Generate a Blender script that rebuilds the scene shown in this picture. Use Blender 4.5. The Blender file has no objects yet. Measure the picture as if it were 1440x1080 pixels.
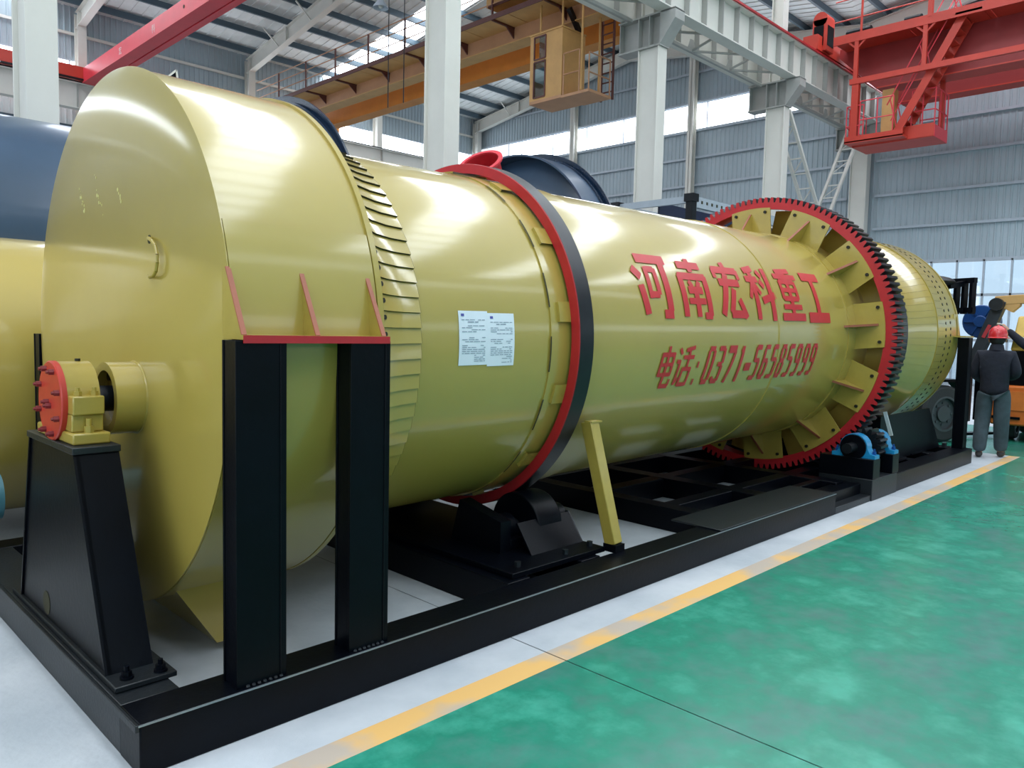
import bpy, bmesh, math, random
from mathutils import Vector, Matrix, Euler
random.seed(7)
PI = math.pi
scn = bpy.context.scene
COL = scn.collection

# ------------------------------------------------------------------ camera, world, exposure
FPX, PITCH, ROLL, YAW, CAMH = 1086.56, math.radians(4.121), math.radians(1.277), math.radians(44.747), 1.6
fw0 = Vector((math.cos(YAW), math.sin(YAW), 0)); rt0 = Vector((math.sin(YAW), -math.cos(YAW), 0)); zz = Vector((0, 0, 1))
fw = math.cos(PITCH) * fw0 - math.sin(PITCH) * zz
up0 = math.sin(PITCH) * fw0 + math.cos(PITCH) * zz
rt = math.cos(ROLL) * rt0 + math.sin(ROLL) * up0
up = -math.sin(ROLL) * rt0 + math.cos(ROLL) * up0
cd = bpy.data.cameras.new('camera'); cam = bpy.data.objects.new('camera', cd); COL.objects.link(cam)
cd.sensor_fit = 'HORIZONTAL'; cd.sensor_width = 36.0; cd.lens = 36.0 * FPX / 1440.0
cd.clip_start = 0.05; cd.clip_end = 400
m = Matrix((rt, up, -fw)).transposed().to_4x4(); m.translation = Vector((0, 0, CAMH)); cam.matrix_world = m
scn.camera = cam

world = bpy.data.worlds.new('overcast_sky'); scn.world = world; world.use_nodes = True
bg = world.node_tree.nodes['Background']; bg.inputs[0].default_value = (0.86, 0.93, 1.0, 1); bg.inputs[1].default_value = 1.5
WINDOW_GLOW = 8.0      # backlit daylight panels in the walls
SKY_GLOW = 10.5         # translucent roof sheets
scn.view_settings.view_transform = 'Standard'; scn.view_settings.look = 'None'
scn.view_settings.gamma = 1.0; scn.view_settings.use_curve_mapping = False
scn.view_settings.exposure = -0.12
scn.cycles.use_denoising = True
scn.cycles.max_bounces = 8; scn.cycles.diffuse_bounces = 4; scn.cycles.glossy_bounces = 4
scn.cycles.caustics_reflective = False; scn.cycles.caustics_refractive = False
scn.cycles.sample_clamp_indirect = 6.0

# ------------------------------------------------------------------ materials
def lin(c):
    return tuple((x / 255.0 / 12.92) if x / 255.0 <= 0.04045 else ((x / 255.0 + 0.055) / 1.055) ** 2.4 for x in c) + (1,)

def mat(name, rgb, rough=0.5, metal=0.0, var=0.12, scale=6.0, bump=0.0, bscale=60.0, coat=0.0, rgb2=None, vscale=None, spec=0.5, stretch=None):
    mm = bpy.data.materials.new(name); mm.use_nodes = True
    nt = mm.node_tree; p = nt.nodes['Principled BSDF']
    p.inputs['Roughness'].default_value = rough; p.inputs['Metallic'].default_value = metal
    p.inputs['Coat Weight'].default_value = coat; p.inputs['Coat Roughness'].default_value = 0.11
    p.inputs['Specular IOR Level'].default_value = spec
    a = lin(rgb); b = lin(rgb2) if rgb2 else tuple(x * (1 - var) for x in a[:3]) + (1,)
    tc = nt.nodes.new('ShaderNodeTexCoord'); mp = nt.nodes.new('ShaderNodeMapping')
    if stretch: mp.inputs['Scale'].default_value = stretch
    nt.links.new(tc.outputs['Object'], mp.inputs[0])
    n = nt.nodes.new('ShaderNodeTexNoise'); n.inputs['Scale'].default_value = scale; n.inputs['Detail'].default_value = 5; n.inputs['Roughness'].default_value = 0.62
    nt.links.new(mp.outputs[0], n.inputs['Vector'])
    r = nt.nodes.new('ShaderNodeValToRGB'); r.color_ramp.elements[0].position = 0.36; r.color_ramp.elements[1].position = 0.66
    r.color_ramp.elements[0].color = b; r.color_ramp.elements[1].color = a
    nt.links.new(n.outputs['Fac'], r.inputs[0]); nt.links.new(r.outputs[0], p.inputs['Base Color'])
    if bump:
        n2 = nt.nodes.new('ShaderNodeTexNoise'); n2.inputs['Scale'].default_value = bscale; n2.inputs['Detail'].default_value = 3
        nt.links.new(tc.outputs['Object'], n2.inputs['Vector'])
        bp = nt.nodes.new('ShaderNodeBump'); bp.inputs['Strength'].default_value = bump; bp.inputs['Distance'].default_value = 0.02
        nt.links.new(n2.outputs['Fac'], bp.inputs['Height']); nt.links.new(bp.outputs[0], p.inputs['Normal'])
    return mm

def glow(name, rgb, s):
    mm = bpy.data.materials.new(name); mm.use_nodes = True; nt = mm.node_tree
    p = nt.nodes['Principled BSDF']; p.inputs['Base Color'].default_value = lin((230, 236, 240)); p.inputs['Roughness'].default_value = 0.4
    p.inputs['Emission Color'].default_value = lin(rgb); p.inputs['Emission Strength'].default_value = s
    return mm

def glass(name, tint, mixv=0.12):
    mm = bpy.data.materials.new(name); mm.use_nodes = True; nt = mm.node_tree; nt.nodes.remove(nt.nodes['Principled BSDF'])
    o = nt.nodes['Material Output']; t = nt.nodes.new('ShaderNodeBsdfTransparent'); t.inputs[0].default_value = lin(tint)
    g = nt.nodes.new('ShaderNodeBsdfGlossy'); g.inputs['Roughness'].default_value = 0.03
    x = nt.nodes.new('ShaderNodeMixShader'); x.inputs[0].default_value = mixv
    nt.links.new(t.outputs[0], x.inputs[1]); nt.links.new(g.outputs[0], x.inputs[2]); nt.links.new(x.outputs[0], o.inputs[0])
    return mm

YEL = mat('yellow_enamel', (174, 152, 70), 0.36, var=0.06, scale=1.3, coat=0.9, bump=0.05, bscale=2.2)
YELD = mat('yellow_enamel_plate', (172, 150, 68), 0.3, var=0.10, scale=9, coat=0.3)
YELP = mat('yellow_front_plate', (176, 154, 72), 0.4, var=0.06, scale=1.6, coat=0.9, bump=0.10, bscale=1.8)
GAP = mat('dark_gap', (48, 46, 22), 0.8)
BLK = mat('black_gloss_paint', (5, 8, 16), 0.36, var=0.35, scale=5, bump=0.04, bscale=40, spec=.13)
BLKT = mat('black_lit_paint', (15, 22, 28), 0.45, var=0.3, scale=9, bump=0.1, bscale=60)  # lighter copy of the black; light on upward faces put into the colour
DST = mat('dark_steel', (24, 28, 33), 0.33, metal=0.3, var=0.25, scale=12)
BOLT = mat('dark_bolt_steel', (44, 42, 34), 0.45, metal=0.4)
RED = mat('red_paint', (184, 34, 42), 0.4, var=0.15, scale=8)
REDL = mat('letter_red', (196, 40, 44), 0.38, var=0.08, scale=10)
ORED = mat('orange_red_paint', (192, 54, 40), 0.4, var=0.12, scale=10)
CRED = mat('crane_red_paint', (194, 58, 42), 0.45, var=0.12, scale=2)
CREDD = mat('crane_girder_shaded_red', (150, 44, 44), 0.5, var=.12, scale=2)  # crane red darkened: the girder's shade is put into its colour
CPNK = mat('faded_crane_red', (222, 62, 74), 0.42, var=0.12, scale=1.4)
CORG = mat('crane_orange_paint', (214, 138, 52), 0.5, var=0.14, scale=1.2)
CTAN = mat('crane_tan_boards', (208, 160, 98), 0.55, var=0.15, scale=2)
CBRN = mat('crane_dusty_orange', (196, 146, 108), 0.55, var=0.15, scale=1.4)
CAGED = mat('dark_red_brown_steel', (96, 52, 46), 0.5)
STL = mat('off_white_steel', (216, 214, 206), 0.55, var=0.06, scale=1.5)
STLD = mat('grey_primer_steel', (168, 168, 164), 0.55, var=0.14, scale=2)
GIRT = mat('galvanised_girt', (176, 186, 196), 0.45, metal=0.2, var=0.08)
PURL = mat('blue_grey_purlin', (74, 92, 104), 0.55, var=0.1, scale=2)
SHEET = mat('blue_grey_sheet', (170, 184, 192), 0.5, var=0.10, scale=1.2, stretch=(1, 1, .25))
SHEETL = mat('pale_lower_sheet', (228, 231, 232), 0.55, var=0.06, scale=1.2)
ROOF = mat('silver_roof_insulation', (226, 229, 228), 0.5, var=0.14, scale=1.5, bump=0.3, bscale=4)
WIN = glow('daylit_panel', (236, 245, 255), WINDOW_GLOW)
WINN = glow('near_wall_panel', (236, 245, 255), 1.7)
WINB = glow('gable_fill_panel', (236, 245, 255), 2.5)
SKYL = glow('skylight_sheet', (240, 247, 255), SKY_GLOW)
GLS = glass('window_glass', (226, 238, 246))
CABG = glass('cab_glass', (214, 226, 228), 0.2)
CONC = mat('concrete', (200, 204, 209), 0.5, rgb2=(172, 179, 186), scale=1.1, bump=0.12, bscale=30)
GRN = None
CONC2 = mat('grey_bay_floor', (168, 174, 178), 0.6, scale=1.1)
NAVY = mat('navy_blue_steel', (52, 74, 98), 0.3, var=0.2, scale=1.2, coat=0.2)
NAVYD = mat('navy_blue_rim', (22, 40, 62), 0.25, var=0.2, coat=0.4)
TEAL = mat('teal_pipe_paint', (62, 112, 124), 0.4)
BLUE = mat('bright_blue_enamel', (28, 134, 186), 0.3, coat=0.3)
BLUD = mat('royal_blue_paint', (22, 74, 140), 0.35)
RUB = mat('tyre_rubber', (50, 54, 56), 0.8, bump=0.1)
HUB = mat('wheel_hub_grey', (84, 92, 96), 0.45, metal=0.3)
ORG = mat('machine_orange', (216, 110, 40), 0.45)
MYEL = mat('machine_yellow', (204, 168, 72), 0.5)
PAPER = mat('white_paper', (226, 232, 242), 0.7, var=0.03)
INK = mat('grey_print', (150, 162, 178), 0.8, var=0.1)
INKB = mat('blue_print', (92, 92, 170), 0.8)
SKIN = mat('skin', (190, 140, 112), 0.55)
JKT = mat('navy_jacket_cloth', (18, 22, 38), 0.85, var=0.3, scale=14, bump=0.3, bscale=18)
TRS = mat('slate_trouser_cloth', (66, 80, 88), 0.85, var=0.3, scale=9, bump=0.3, bscale=14)
SHOE = mat('grey_shoe', (60, 56, 54), 0.7)
HELM = mat('red_helmet_plastic', (206, 38, 46), 0.25, coat=0.4)
HAIR = mat('black_hair', (20, 18, 18), 0.7)
GLOVE = mat('pale_work_glove', (176, 170, 158), 0.8)
LINEY = None

def nodes_mat(name): 
    mm = bpy.data.materials.new(name); mm.use_nodes = True; return mm, mm.node_tree, mm.node_tree.nodes['Principled BSDF']
# green epoxy: worn patches of its own
GRN, nt, p = nodes_mat('green_floor_paint')
tc = nt.nodes.new('ShaderNodeTexCoord')
n1 = nt.nodes.new('ShaderNodeTexNoise'); n1.inputs['Scale'].default_value = 2.4; n1.inputs['Detail'].default_value = 6; n1.inputs['Roughness'].default_value = .62
n2 = nt.nodes.new('ShaderNodeTexNoise'); n2.inputs['Scale'].default_value = 9.0; n2.inputs['Detail'].default_value = 4
nt.links.new(tc.outputs['Object'], n1.inputs['Vector']); nt.links.new(tc.outputs['Object'], n2.inputs['Vector'])
r1 = nt.nodes.new('ShaderNodeValToRGB'); cr = r1.color_ramp
cr.elements[0].position = .30; cr.elements[0].color = lin((76, 124, 116)); cr.elements[1].position = .52; cr.elements[1].color = lin((38, 132, 110))
e = cr.elements.new(.68); e.color = lin((66, 158, 136))
nt.links.new(n1.outputs['Fac'], r1.inputs[0])
mx = nt.nodes.new('ShaderNodeMixRGB'); mx.blend_type = 'MULTIPLY'; mx.inputs[0].default_value = .35
nt.links.new(r1.outputs[0], mx.inputs[1]); nt.links.new(n2.outputs['Color'], mx.inputs[2])
r3 = nt.nodes.new('ShaderNodeValToRGB'); r3.color_ramp.elements[0].color = (.7, .7, .7, 1); r3.color_ramp.elements[1].color = (1.15, 1.15, 1.15, 1)
nt.links.new(n2.outputs['Fac'], r3.inputs[0]); nt.links.new(r3.outputs[0], mx.inputs[2]); mx.inputs[0].default_value = 1
nt.links.new(mx.outputs[0], p.inputs['Base Color']); p.inputs['Roughness'].default_value = .27; p.inputs['Specular IOR Level'].default_value = .5
# worn yellow line
LINEY, nt, p = nodes_mat('worn_yellow_line_paint')
tc = nt.nodes.new('ShaderNodeTexCoord'); n1 = nt.nodes.new('ShaderNodeTexNoise'); n1.inputs['Scale'].default_value = 2.2; n1.inputs['Detail'].default_value = 5
nt.links.new(tc.outputs['Object'], n1.inputs['Vector']); r1 = nt.nodes.new('ShaderNodeValToRGB'); cr = r1.color_ramp
cr.elements[0].position = .40; cr.elements[0].color = lin((182, 168, 154)); cr.elements[1].position = .56; cr.elements[1].color = lin((222, 176, 106))
nt.links.new(n1.outputs['Fac'], r1.inputs[0]); nt.links.new(r1.outputs[0], p.inputs['Base Color']); p.inputs['Roughness'].default_value = .55
# front plate bloom is left to reflection; yellow chalk scratches: plain wear in YELP is enough

# ------------------------------------------------------------------ mesh helper
class M:
    def __init__(s): s.v = []; s.f = []; s.m = []
    def add(s, vs, fs, mi=0):
        b = len(s.v); s.v += [tuple(x) for x in vs]
        for f in fs: s.f.append([b + i for i in f]); s.m.append(mi)
        return s
    def box(s, x0, x1, y0, y1, z0, z1, mi=0):
        return s.add([(x0,y0,z0),(x1,y0,z0),(x1,y1,z0),(x0,y1,z0),(x0,y0,z1),(x1,y0,z1),(x1,y1,z1),(x0,y1,z1)],
                     [(3,2,1,0),(4,5,6,7),(0,1,5,4),(1,2,6,5),(2,3,7,6),(3,0,4,7)], mi)
    def beam(s, p, q, w, h=None, upv=(0,0,1), mi=0):
        h = h or w; p = Vector(p); q = Vector(q); d = (q - p).normalized(); u = Vector(upv)
        if abs(d.dot(u)) > .98: u = Vector((1,0,0))
        a = d.cross(u).normalized() * (w/2); b = a.cross(d).normalized() * (h/2)
        vs = [p-a-b, p+a-b, p+a+b, p-a+b, q-a-b, q+a-b, q+a+b, q-a+b]
        return s.add(vs, [(0,1,2,3),(7,6,5,4),(0,4,5,1),(1,5,6,2),(2,6,7,3),(3,7,4,0)], mi)
    def cyl(s, p, q, r, r2=None, n=16, caps=True, mi=0):
        r2 = r if r2 is None else r2; p = Vector(p); q = Vector(q); d = (q-p).normalized()
        u = Vector((0,0,1)) if abs(d.z) < .95 else Vector((1,0,0)); a = d.cross(u).normalized(); b = d.cross(a)
        vs = [p + (a*math.cos(2*PI*i/n) + b*math.sin(2*PI*i/n))*r for i in range(n)] + [q + (a*math.cos(2*PI*i/n) + b*math.sin(2*PI*i/n))*r2 for i in range(n)]
        fs = [(i, (i+1)%n, n+(i+1)%n, n+i) for i in range(n)]
        if caps: fs += [tuple(range(n-1,-1,-1)), tuple(range(n, 2*n))]
        return s.add(vs, fs, mi)
    def tube(s, pts, r, n=8, mi=0):
        for a, b in zip(pts, pts[1:]): s.cyl(a, b, r, n=n, mi=mi)
        return s
    def lathe(s, prof, n=96, a0=0.0, a1=360.0, closed=False, mi=0, cy=0.0, cz=0.0):
        """profile (x, r) turned about the X axis; angle 0 is -Y, 90 is +Z"""
        full = abs(a1-a0) >= 359.9; k = n if full else n+1; vs = []
        for i in range(k):
            t = math.radians(a0 + (a1-a0)*i/n)
            for x, r in prof: vs.append((x, cy - r*math.cos(t), cz + r*math.sin(t)))
        q = len(prof); fs = []
        for i in range(n):
            j = (i+1) % k
            for c in range(q if closed else q-1):
                d = (c+1) % q; fs.append((i*q+c, i*q+d, j*q+d, j*q+c))
        return s.add(vs, fs, mi)
    def prism(s, poly, axis, a, b, mi=0):
        """poly in the two other axes (in x,y,z order), extruded from a to b along axis"""
        def P(u, w, t): return (t,u,w) if axis == 'x' else (u,t,w) if axis == 'y' else (u,w,t)
        n = len(poly); vs = [P(u,w,a) for u,w in poly] + [P(u,w,b) for u,w in poly]
        return s.add(vs, [tuple(range(n)), tuple(range(2*n-1,n-1,-1))] + [(i,n+i,n+(i+1)%n,(i+1)%n) for i in range(n)], mi)
    def sphere(s, c, r, n=12, k=8, sc=(1,1,1), mi=0):
        vs = [(c[0], c[1], c[2]-r*sc[2])]
        for j in range(1,k):
            t = PI*j/k
            for i in range(n): vs.append((c[0]+r*sc[0]*math.sin(t)*math.cos(2*PI*i/n), c[1]+r*sc[1]*math.sin(t)*math.sin(2*PI*i/n), c[2]-r*sc[2]*math.cos(t)))
        vs.append((c[0], c[1], c[2]+r*sc[2])); L = len(vs)-1; fs = []
        for i in range(n):
            fs.append((0, 1+(i+1)%n, 1+i)); fs.append((L, L-n+i, L-n+(i+1)%n))
            for j in range(k-2): fs.append((1+j*n+i, 1+j*n+(i+1)%n, 1+(j+1)*n+(i+1)%n, 1+(j+1)*n+i))
        return s.add(vs, fs, mi)
    def mesh(s, name, mats, ang=35):
        me = bpy.data.meshes.new(name); me.from_pydata(s.v, [], s.f)
        for x in (mats if isinstance(mats, (list,tuple)) else [mats]): me.materials.append(x)
        me.polygons.foreach_set('material_index', s.m)
        bm = bmesh.new(); bm.from_mesh(me); bmesh.ops.recalc_face_normals(bm, faces=bm.faces); bm.to_mesh(me); bm.free()
        me.polygons.foreach_set('use_smooth', [True]*len(me.polygons)); me.set_sharp_from_angle(angle=math.radians(ang)); me.update()
        return me
    def out(s, name, mats, parent=None, loc=None, ang=35, bevel=0, kind=None):
        return link(name, s.mesh(name, mats, ang), parent, loc, bevel, kind)

def link(name, me, parent=None, loc=None, bevel=0, kind=None, rot=None):
    o = bpy.data.objects.new(name, me); COL.objects.link(o)
    if parent is not None: o.parent = parent
    if loc is not None: o.location = loc
    if rot is not None: o.rotation_euler = rot
    if bevel:
        b = o.modifiers.new('bevel', 'BEVEL'); b.width = bevel; b.segments = 2; b.limit_method = 'ANGLE'; b.angle_limit = math.radians(40)
    if kind: o['kind'] = kind
    return o

def tag(o, label=None, cat=None, group=None, kind=None):
    for k, v in (('label', label), ('category', cat), ('group', group), ('kind', kind)):
        if v: o[k] = v
    return o

def thing(name, label, cat, loc=(0,0,0), group=None, rot=(0,0,0)):
    o = bpy.data.objects.new(name, None); COL.objects.link(o); o.location = loc; o.rotation_euler = rot; o.empty_display_size = .2
    return tag(o, label, cat, group)
def struct(name, label=None):
    o = bpy.data.objects.new(name, None); COL.objects.link(o); o['kind'] = 'structure'
    if label: o['label'] = label; o['category'] = 'structure'
    return o
def copy_tree(o, parent=None):
    c = o.copy(); COL.objects.link(c); c.parent = parent
    for ch in list(o.children): copy_tree(ch, c)
    return c

def finish(root, base):
    """move the empty to the thing's base, keep the parts where they were built"""
    b = Vector(base); root.location = b
    for ch in root.children: ch.location = Vector(ch.location) - b
    return root

# ================================================================== STRUCTURE
XA, XE, YN, YF, YC = -14.0, 29.6, -9.0, 32.4, 11.35
EAVE, SLOPE = 13.05, 0.15
RIDGE_F, RIDGE_N = 21.9, 1.2
def roof_z(y):
    return EAVE + SLOPE * (min(YF - y, y - YC) if y > YC else min(YC - y, y - YN))

def corr(Mx, u0, u1, z0, ztop, place, pitch=0.2, d=0.03, mi=0):
    """one trapezoid-rib sheet; place(u, depth, z) gives the point"""
    us = []; u = u0
    while u < u1 - 1e-6:
        for a, h in ((0, 0), (.62, 0), (.72, d), (.9, d)):
            if u + a*pitch < u1: us.append((u + a*pitch, h))
        u += pitch
    us.append((u1, 0)); vs = []
    for u, h in us:
        vs.append(place(u, h, z0)); vs.append(place(u, h, ztop(u) if callable(ztop) else ztop))
    Mx.add(vs, [(2*i, 2*i+2, 2*i+3, 2*i+1) for i in range(len(us)-1)], mi)

# ---- floor
fl = struct('floor'); tag(fl, 'concrete workshop floor with a green painted aisle and worn yellow line', 'floor')
gy = lambda x: 2.345 + 0.0073 * (x - 1.5)          # edge of the green paint
LW = 0.135
edges = [-14, -7.8, -2.6, 2.79, 8.2, 13.6, 19.0, 24.4, 29.6]
for a, b in zip(edges, edges[1:]):
    g = .003
    a2, b2 = a + g, b - g
    XG0, XG1 = 12.35, 16.2
    for u0, u1, mt_, nm in ((a2, min(b2, XG0), CONC, 'concrete_slab'), (max(a2, XG0), min(b2, XG1), GRN, 'green_floor_slab'), (max(a2, XG1), b2, CONC, 'concrete_slab')):
        if u1 > u0 + .01: M().add([(u0, gy(u0)+LW, 0), (u1, gy(u1)+LW, 0), (u1, 8.0, 0), (u0, 8.0, 0)], [(0,1,2,3)]).out(nm, mt_, fl)
    M().box(a2, b2, 8.0+2*g, 20, -.05, 0).out('concrete_slab', CONC2, fl)
    M().box(a2, b2, 20+2*g, YF, -.05, 0).out('concrete_slab', CONC2, fl)
    M().add([(a2, YN, 0), (b2, YN, 0), (b2, gy(b2), 0), (a2, gy(a2), 0)], [(0,1,2,3)]).out('green_floor_slab', GRN, fl)
    b3 = min(b2, XG0)
    for u0, u1, mt_, nm in ((a2, b3, LINEY, 'yellow_floor_line'), (max(a2, XG0), b2, GRN, 'green_floor_slab')):
        if u1 > u0 + .01: M().add([(u0, gy(u0), 0), (u1, gy(u1), 0), (u1, gy(u1)+LW, 0), (u0, gy(u0)+LW, 0)], [(0,1,2,3)]).out(nm, mt_, fl)
M().box(XA, XE, YN, YF, -.12, -.008) if False else M().box(XA, XE, YN, 8.0, -.12, -.006).out('joint_filler', mat('joint_grey', (120, 126, 130), .8), fl)
gd = M().box(XE+.3, 120, -60, 90, -.3, -.12).out('ground', mat('yard_concrete', (206, 210, 212), .7)); tag(gd, 'pale concrete yard outside the glazed wall', 'ground', kind='structure')

# ---- end wall (X = XE)
we = struct('wall_end'); tag(we, 'blue grey ribbed steel end wall behind the gear ring', 'wall')
pe = lambda u, h, z: (XE - h, u, z)
s1 = M(); corr(s1, YC, YF, 0, 10.28, pe); s1.out('wall_sheet', SHEET, we)
s1 = M(); corr(s1, YN, YC, 4.3, 10.28, pe); s1.out('wall_sheet', SHEET, we)
s1 = M(); corr(s1, YN, YF, 11.42, lambda u: roof_z(u), pe); s1.out('wall_sheet', SHEET, we)
for z in (1.6, 2.9, 4.2, 5.5, 6.69, 7.94, 9.11, 10.25, 11.45, 12.7):
    if z > 5: M().beam((XE-.09, YN, z), (XE-.09, YC-.5, z), .07, .09).out('girt', GIRT, we)
    M().beam((XE-.09, YC+.5, z), (XE-.09, YF-.3, z), .07, .09).out('girt', GIRT, we)
for y in (25.2, 18.55, 3.0, -3.5):
    mm = M().box(XE-.42, XE-.40, y-.14, y+.14, 0, roof_z(y)-.2).box(XE-.14, XE-.12, y-.14, y+.14, 0, roof_z(y)-.2).box(XE-.42, XE-.12, y-.012, y+.012, 0, roof_z(y)-.2)
    mm.out('wind_post', STL, we)
def band(name, label, place, u0, u1, z0, z1, step, mt=None):
    w = struct(name); tag(w, label, 'window'); u = u0
    fr = M()
    while u < u1 - .1:
        e = min(u + step, u1)
        M().add([place(u+.02, 0, z0), place(e-.02, 0, z0), place(e-.02, 0, z1), place(u+.02, 0, z1)], [(0,1,2,3)]).out('pane', mt or WIN, w)
        p0, p1 = place(e, .03, z0), place(e, .03, z1)
        fr.beam(p0, p1, .05, .05); u = e
    for z in (z0, z1): fr.beam(place(u0, .03, z), place(u1, .03, z), .06, .06)
    fr.out('window_frame', GIRT, w)
    return w
band('window_1', 'long daylight strip high in the end wall behind the orange cab', lambda u, h, z: (XE-h-.01, u, z), YC, 29.9, 10.3, 11.4, 2.2)
band('window_2', 'daylight strip high in the end wall behind the red crane', lambda u, h, z: (XE-h-.01, u, z), YN, YC, 10.3, 11.4, 2.2)
# ground glazing, near bay
w3 = struct('window_3'); tag(w3, 'tall clear glazed wall at floor level behind the forklift', 'window')
step = 0.81; y = 10.45; zs = (0.05, 1.55, 3.07, 4.25)
pm = {}
k = 0
frm = None
while y - step*k > YN:
    a = y - step*k
    M().beam((XE-.04, a, 0), (XE-.04, a, 4.25), .06, .08).out('mullion', GIRT, w3)
    for z0, z1 in zip(zs, zs[1:]):
        if z0 not in pm: pm[z0] = M().box(-.004, .004, -step/2+.03, step/2-.03, z0+.03, z1-.03).mesh('glass_pane', GLS)
        if a - step > YN: link('glass_pane', pm[z0], w3, (XE-.04, a-step/2, 0))
    k += 1
for z in zs: M().beam((XE-.04, YN, z), (XE-.04, 10.45, z), .08, .09 if z < 4 else .12).out('transom', GIRT, w3)

# ---- far wall (Y = YF)
wf = struct('wall_far'); tag(wf, 'ribbed steel side wall of the far bay under the roof', 'wall')
pf = lambda u, h, z: (u, YF - h, z)
s1 = M(); corr(s1, XA, XE, 0, 10.25, pf); s1.out('wall_sheet', SHEETL, wf)
s1 = M(); corr(s1, XA, XE, 11.12, roof_z(YF), pf); s1.out('wall_sheet', SHEET, wf)
for z in (2.2, 4.4, 6.6, 8.7, 10.25, 12.04):
    M().beam((XA, YF-.1, z), (XE, YF-.1, z), .08, .1).out('girt', STL if z > 9 else PURL, wf)
band('window_4', 'daylight strip along the far side wall beyond the blue drum', lambda u, h, z: (u, YF-h-.01, z), XA, XE, 10.3, 11.1, 3.3)
# ---- near wall, back wall (behind the viewer)
wn = struct('wall_near'); tag(wn, 'ribbed steel side wall of the near bay behind the green aisle', 'wall')
pn = lambda u, h, z: (u, YN + h, z)
s1 = M(); corr(s1, XA, XE, 0, 2.9, pn, .4); s1.out('wall_sheet', SHEET, wn)
s1 = M(); corr(s1, XA, XE, 4.0, 9.8, pn, .4); s1.out('wall_sheet', SHEET, wn)
s1 = M(); corr(s1, XA, XE, 11.1, roof_z(YN), pn, .4); s1.out('wall_sheet', SHEET, wn)
band('window_5', 'daylight strip high in the near side wall', lambda u, h, z: (u, YN+h+.01, z), XA, XE, 9.8, 11.1, 3.3, WINN)
band('window_6', 'row of large low windows in the near side wall', lambda u, h, z: (u, YN+h+.01, z), XA, XE, 2.9, 4.0, 3.3, WINN)
wb = struct('wall_back'); tag(wb, 'ribbed steel gable wall behind the viewer', 'wall')
pb = lambda u, h, z: (XA+h, u, z)
s1 = M(); corr(s1, YN, YF, 0, 2.0, pb, .4); s1.out('wall_sheet', SHEET, wb)
s1 = M(); corr(s1, YN, YF, 6.5, lambda u: roof_z(u), pb, .4); s1.out('wall_sheet', SHEET, wb)
band('fill_window_7', 'large unseen glowing windows added in the gable wall behind the viewer', lambda u, h, z: (XA+h+.01, u, z), YN, YF, 2.0, 6.5, 3.0, WINB)  # added out of view to brighten the inlet hood's end plate

# ---- roof
ce = struct('ceiling'); tag(ce, 'silver lined pitched roof with purlins, rafters and skylight sheets', 'ceiling')
COLX = [9.39 + 6.6*k for k in range(-3, 4)]        # column lines
SKYX = [-6.0, 7.2, 20.4]
rs, sk = M(), []
segs = []; x = XA
for s in SKYX:
    segs.append((x, s-.7, 0)); segs.append((s-.7, s+.7, 1)); x = s+.7
segs.append((x, XE, 0))
SEGN = []; x = XA
for q_ in (-9.0, -3.5, 1.4, 7.5, 12.9, 18.4, 24.0): SEGN += [(x, q_-.85, 0), (q_-.85, q_+.85, 1)]; x = q_+.85  # near roof is unseen: more skylight strips added for light from above
SEGN.append((x, XE, 0))
for y0, y1 in ((YN, RIDGE_N), (RIDGE_N, YC), (YC, RIDGE_F), (RIDGE_F, YF)):
    for x0, x1, t in (SEGN if y1 <= YC else segs):
        q = [(x0, y0), (x1, y0), (x1, y1), (x0, y1)]
        zf = lambda yy: roof_z(yy + (1e-6 if yy == y0 else -1e-6))
        if t:
            # sheets of the skylight, one per purlin gap
            n = 4
            for i in range(n):
                ya, yb = y0+(y1-y0)*(i+.01)/n + .25*0, y0+(y1-y0)*(i+.99)/n
                M().add([(x0, ya, roof_z(ya)), (x1, ya, roof_z(ya)), (x1, yb, roof_z(yb)), (x0, yb, roof_z(yb))], [(0,1,2,3)]).out('skylight_sheet', SKYL, ce)
        else:
            rs.add([(a, b, zf(b)) for a, b in q], [(0,1,2,3)])
            xx = x0 + .15
            while xx < x1 - .1:
                if x0 > 2: rs.beam((xx, y0, zf(y0)-.01), (xx, y1, zf(y1)-.01), .05, .03)
                xx += .42
rs.out('roof_sheet', ROOF, ce)
for y0, y1 in ((YN, RIDGE_N), (RIDGE_N, YC), (YC, RIDGE_F), (RIDGE_F, YF)):
    n = 7
    for i in range(n):
        yy = y0 + (y1-y0)*(i+.5)/n
        M().beam((XA, yy, roof_z(yy)-.15), (XE-.05, yy, roof_z(yy)-.15), .09, .22).out('purlin', PURL, ce)
def rafter(x, y0, y1):
    mm = M(); z0, z1 = roof_z(y0 + (1e-6 if y1 > y0 else -1e-6)) - .27, roof_z(y1 + (-1e-6 if y1 > y0 else 1e-6)) - .27
    d0, d1 = .58, .5
    mm.add([(x-.012, y0, z0), (x+.012, y0, z0), (x+.012, y1, z1), (x-.012, y1, z1), (x-.012, y0, z0-d0), (x+.012, y0, z0-d0), (x+.012, y1, z1-d1), (x-.012, y1, z1-d1)],
           [(0,1,2,3), (7,6,5,4), (0,3,7,4), (1,5,6,2), (0,4,5,1), (3,2,6,7)])
    mm.beam((x, y0, z0), (x, y1, z1), .26, .02); mm.beam((x, y0, z0-d0), (x, y1, z1-d1), .26, .03)
    for t in (.33, .66):
        yy = y0+(y1-y0)*t; zc = z0+(z1-z0)*t - .27; mm.box(x-.13, x+.13, yy-.012, yy+.012, zc-.27, zc+.27)
    return mm
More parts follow.
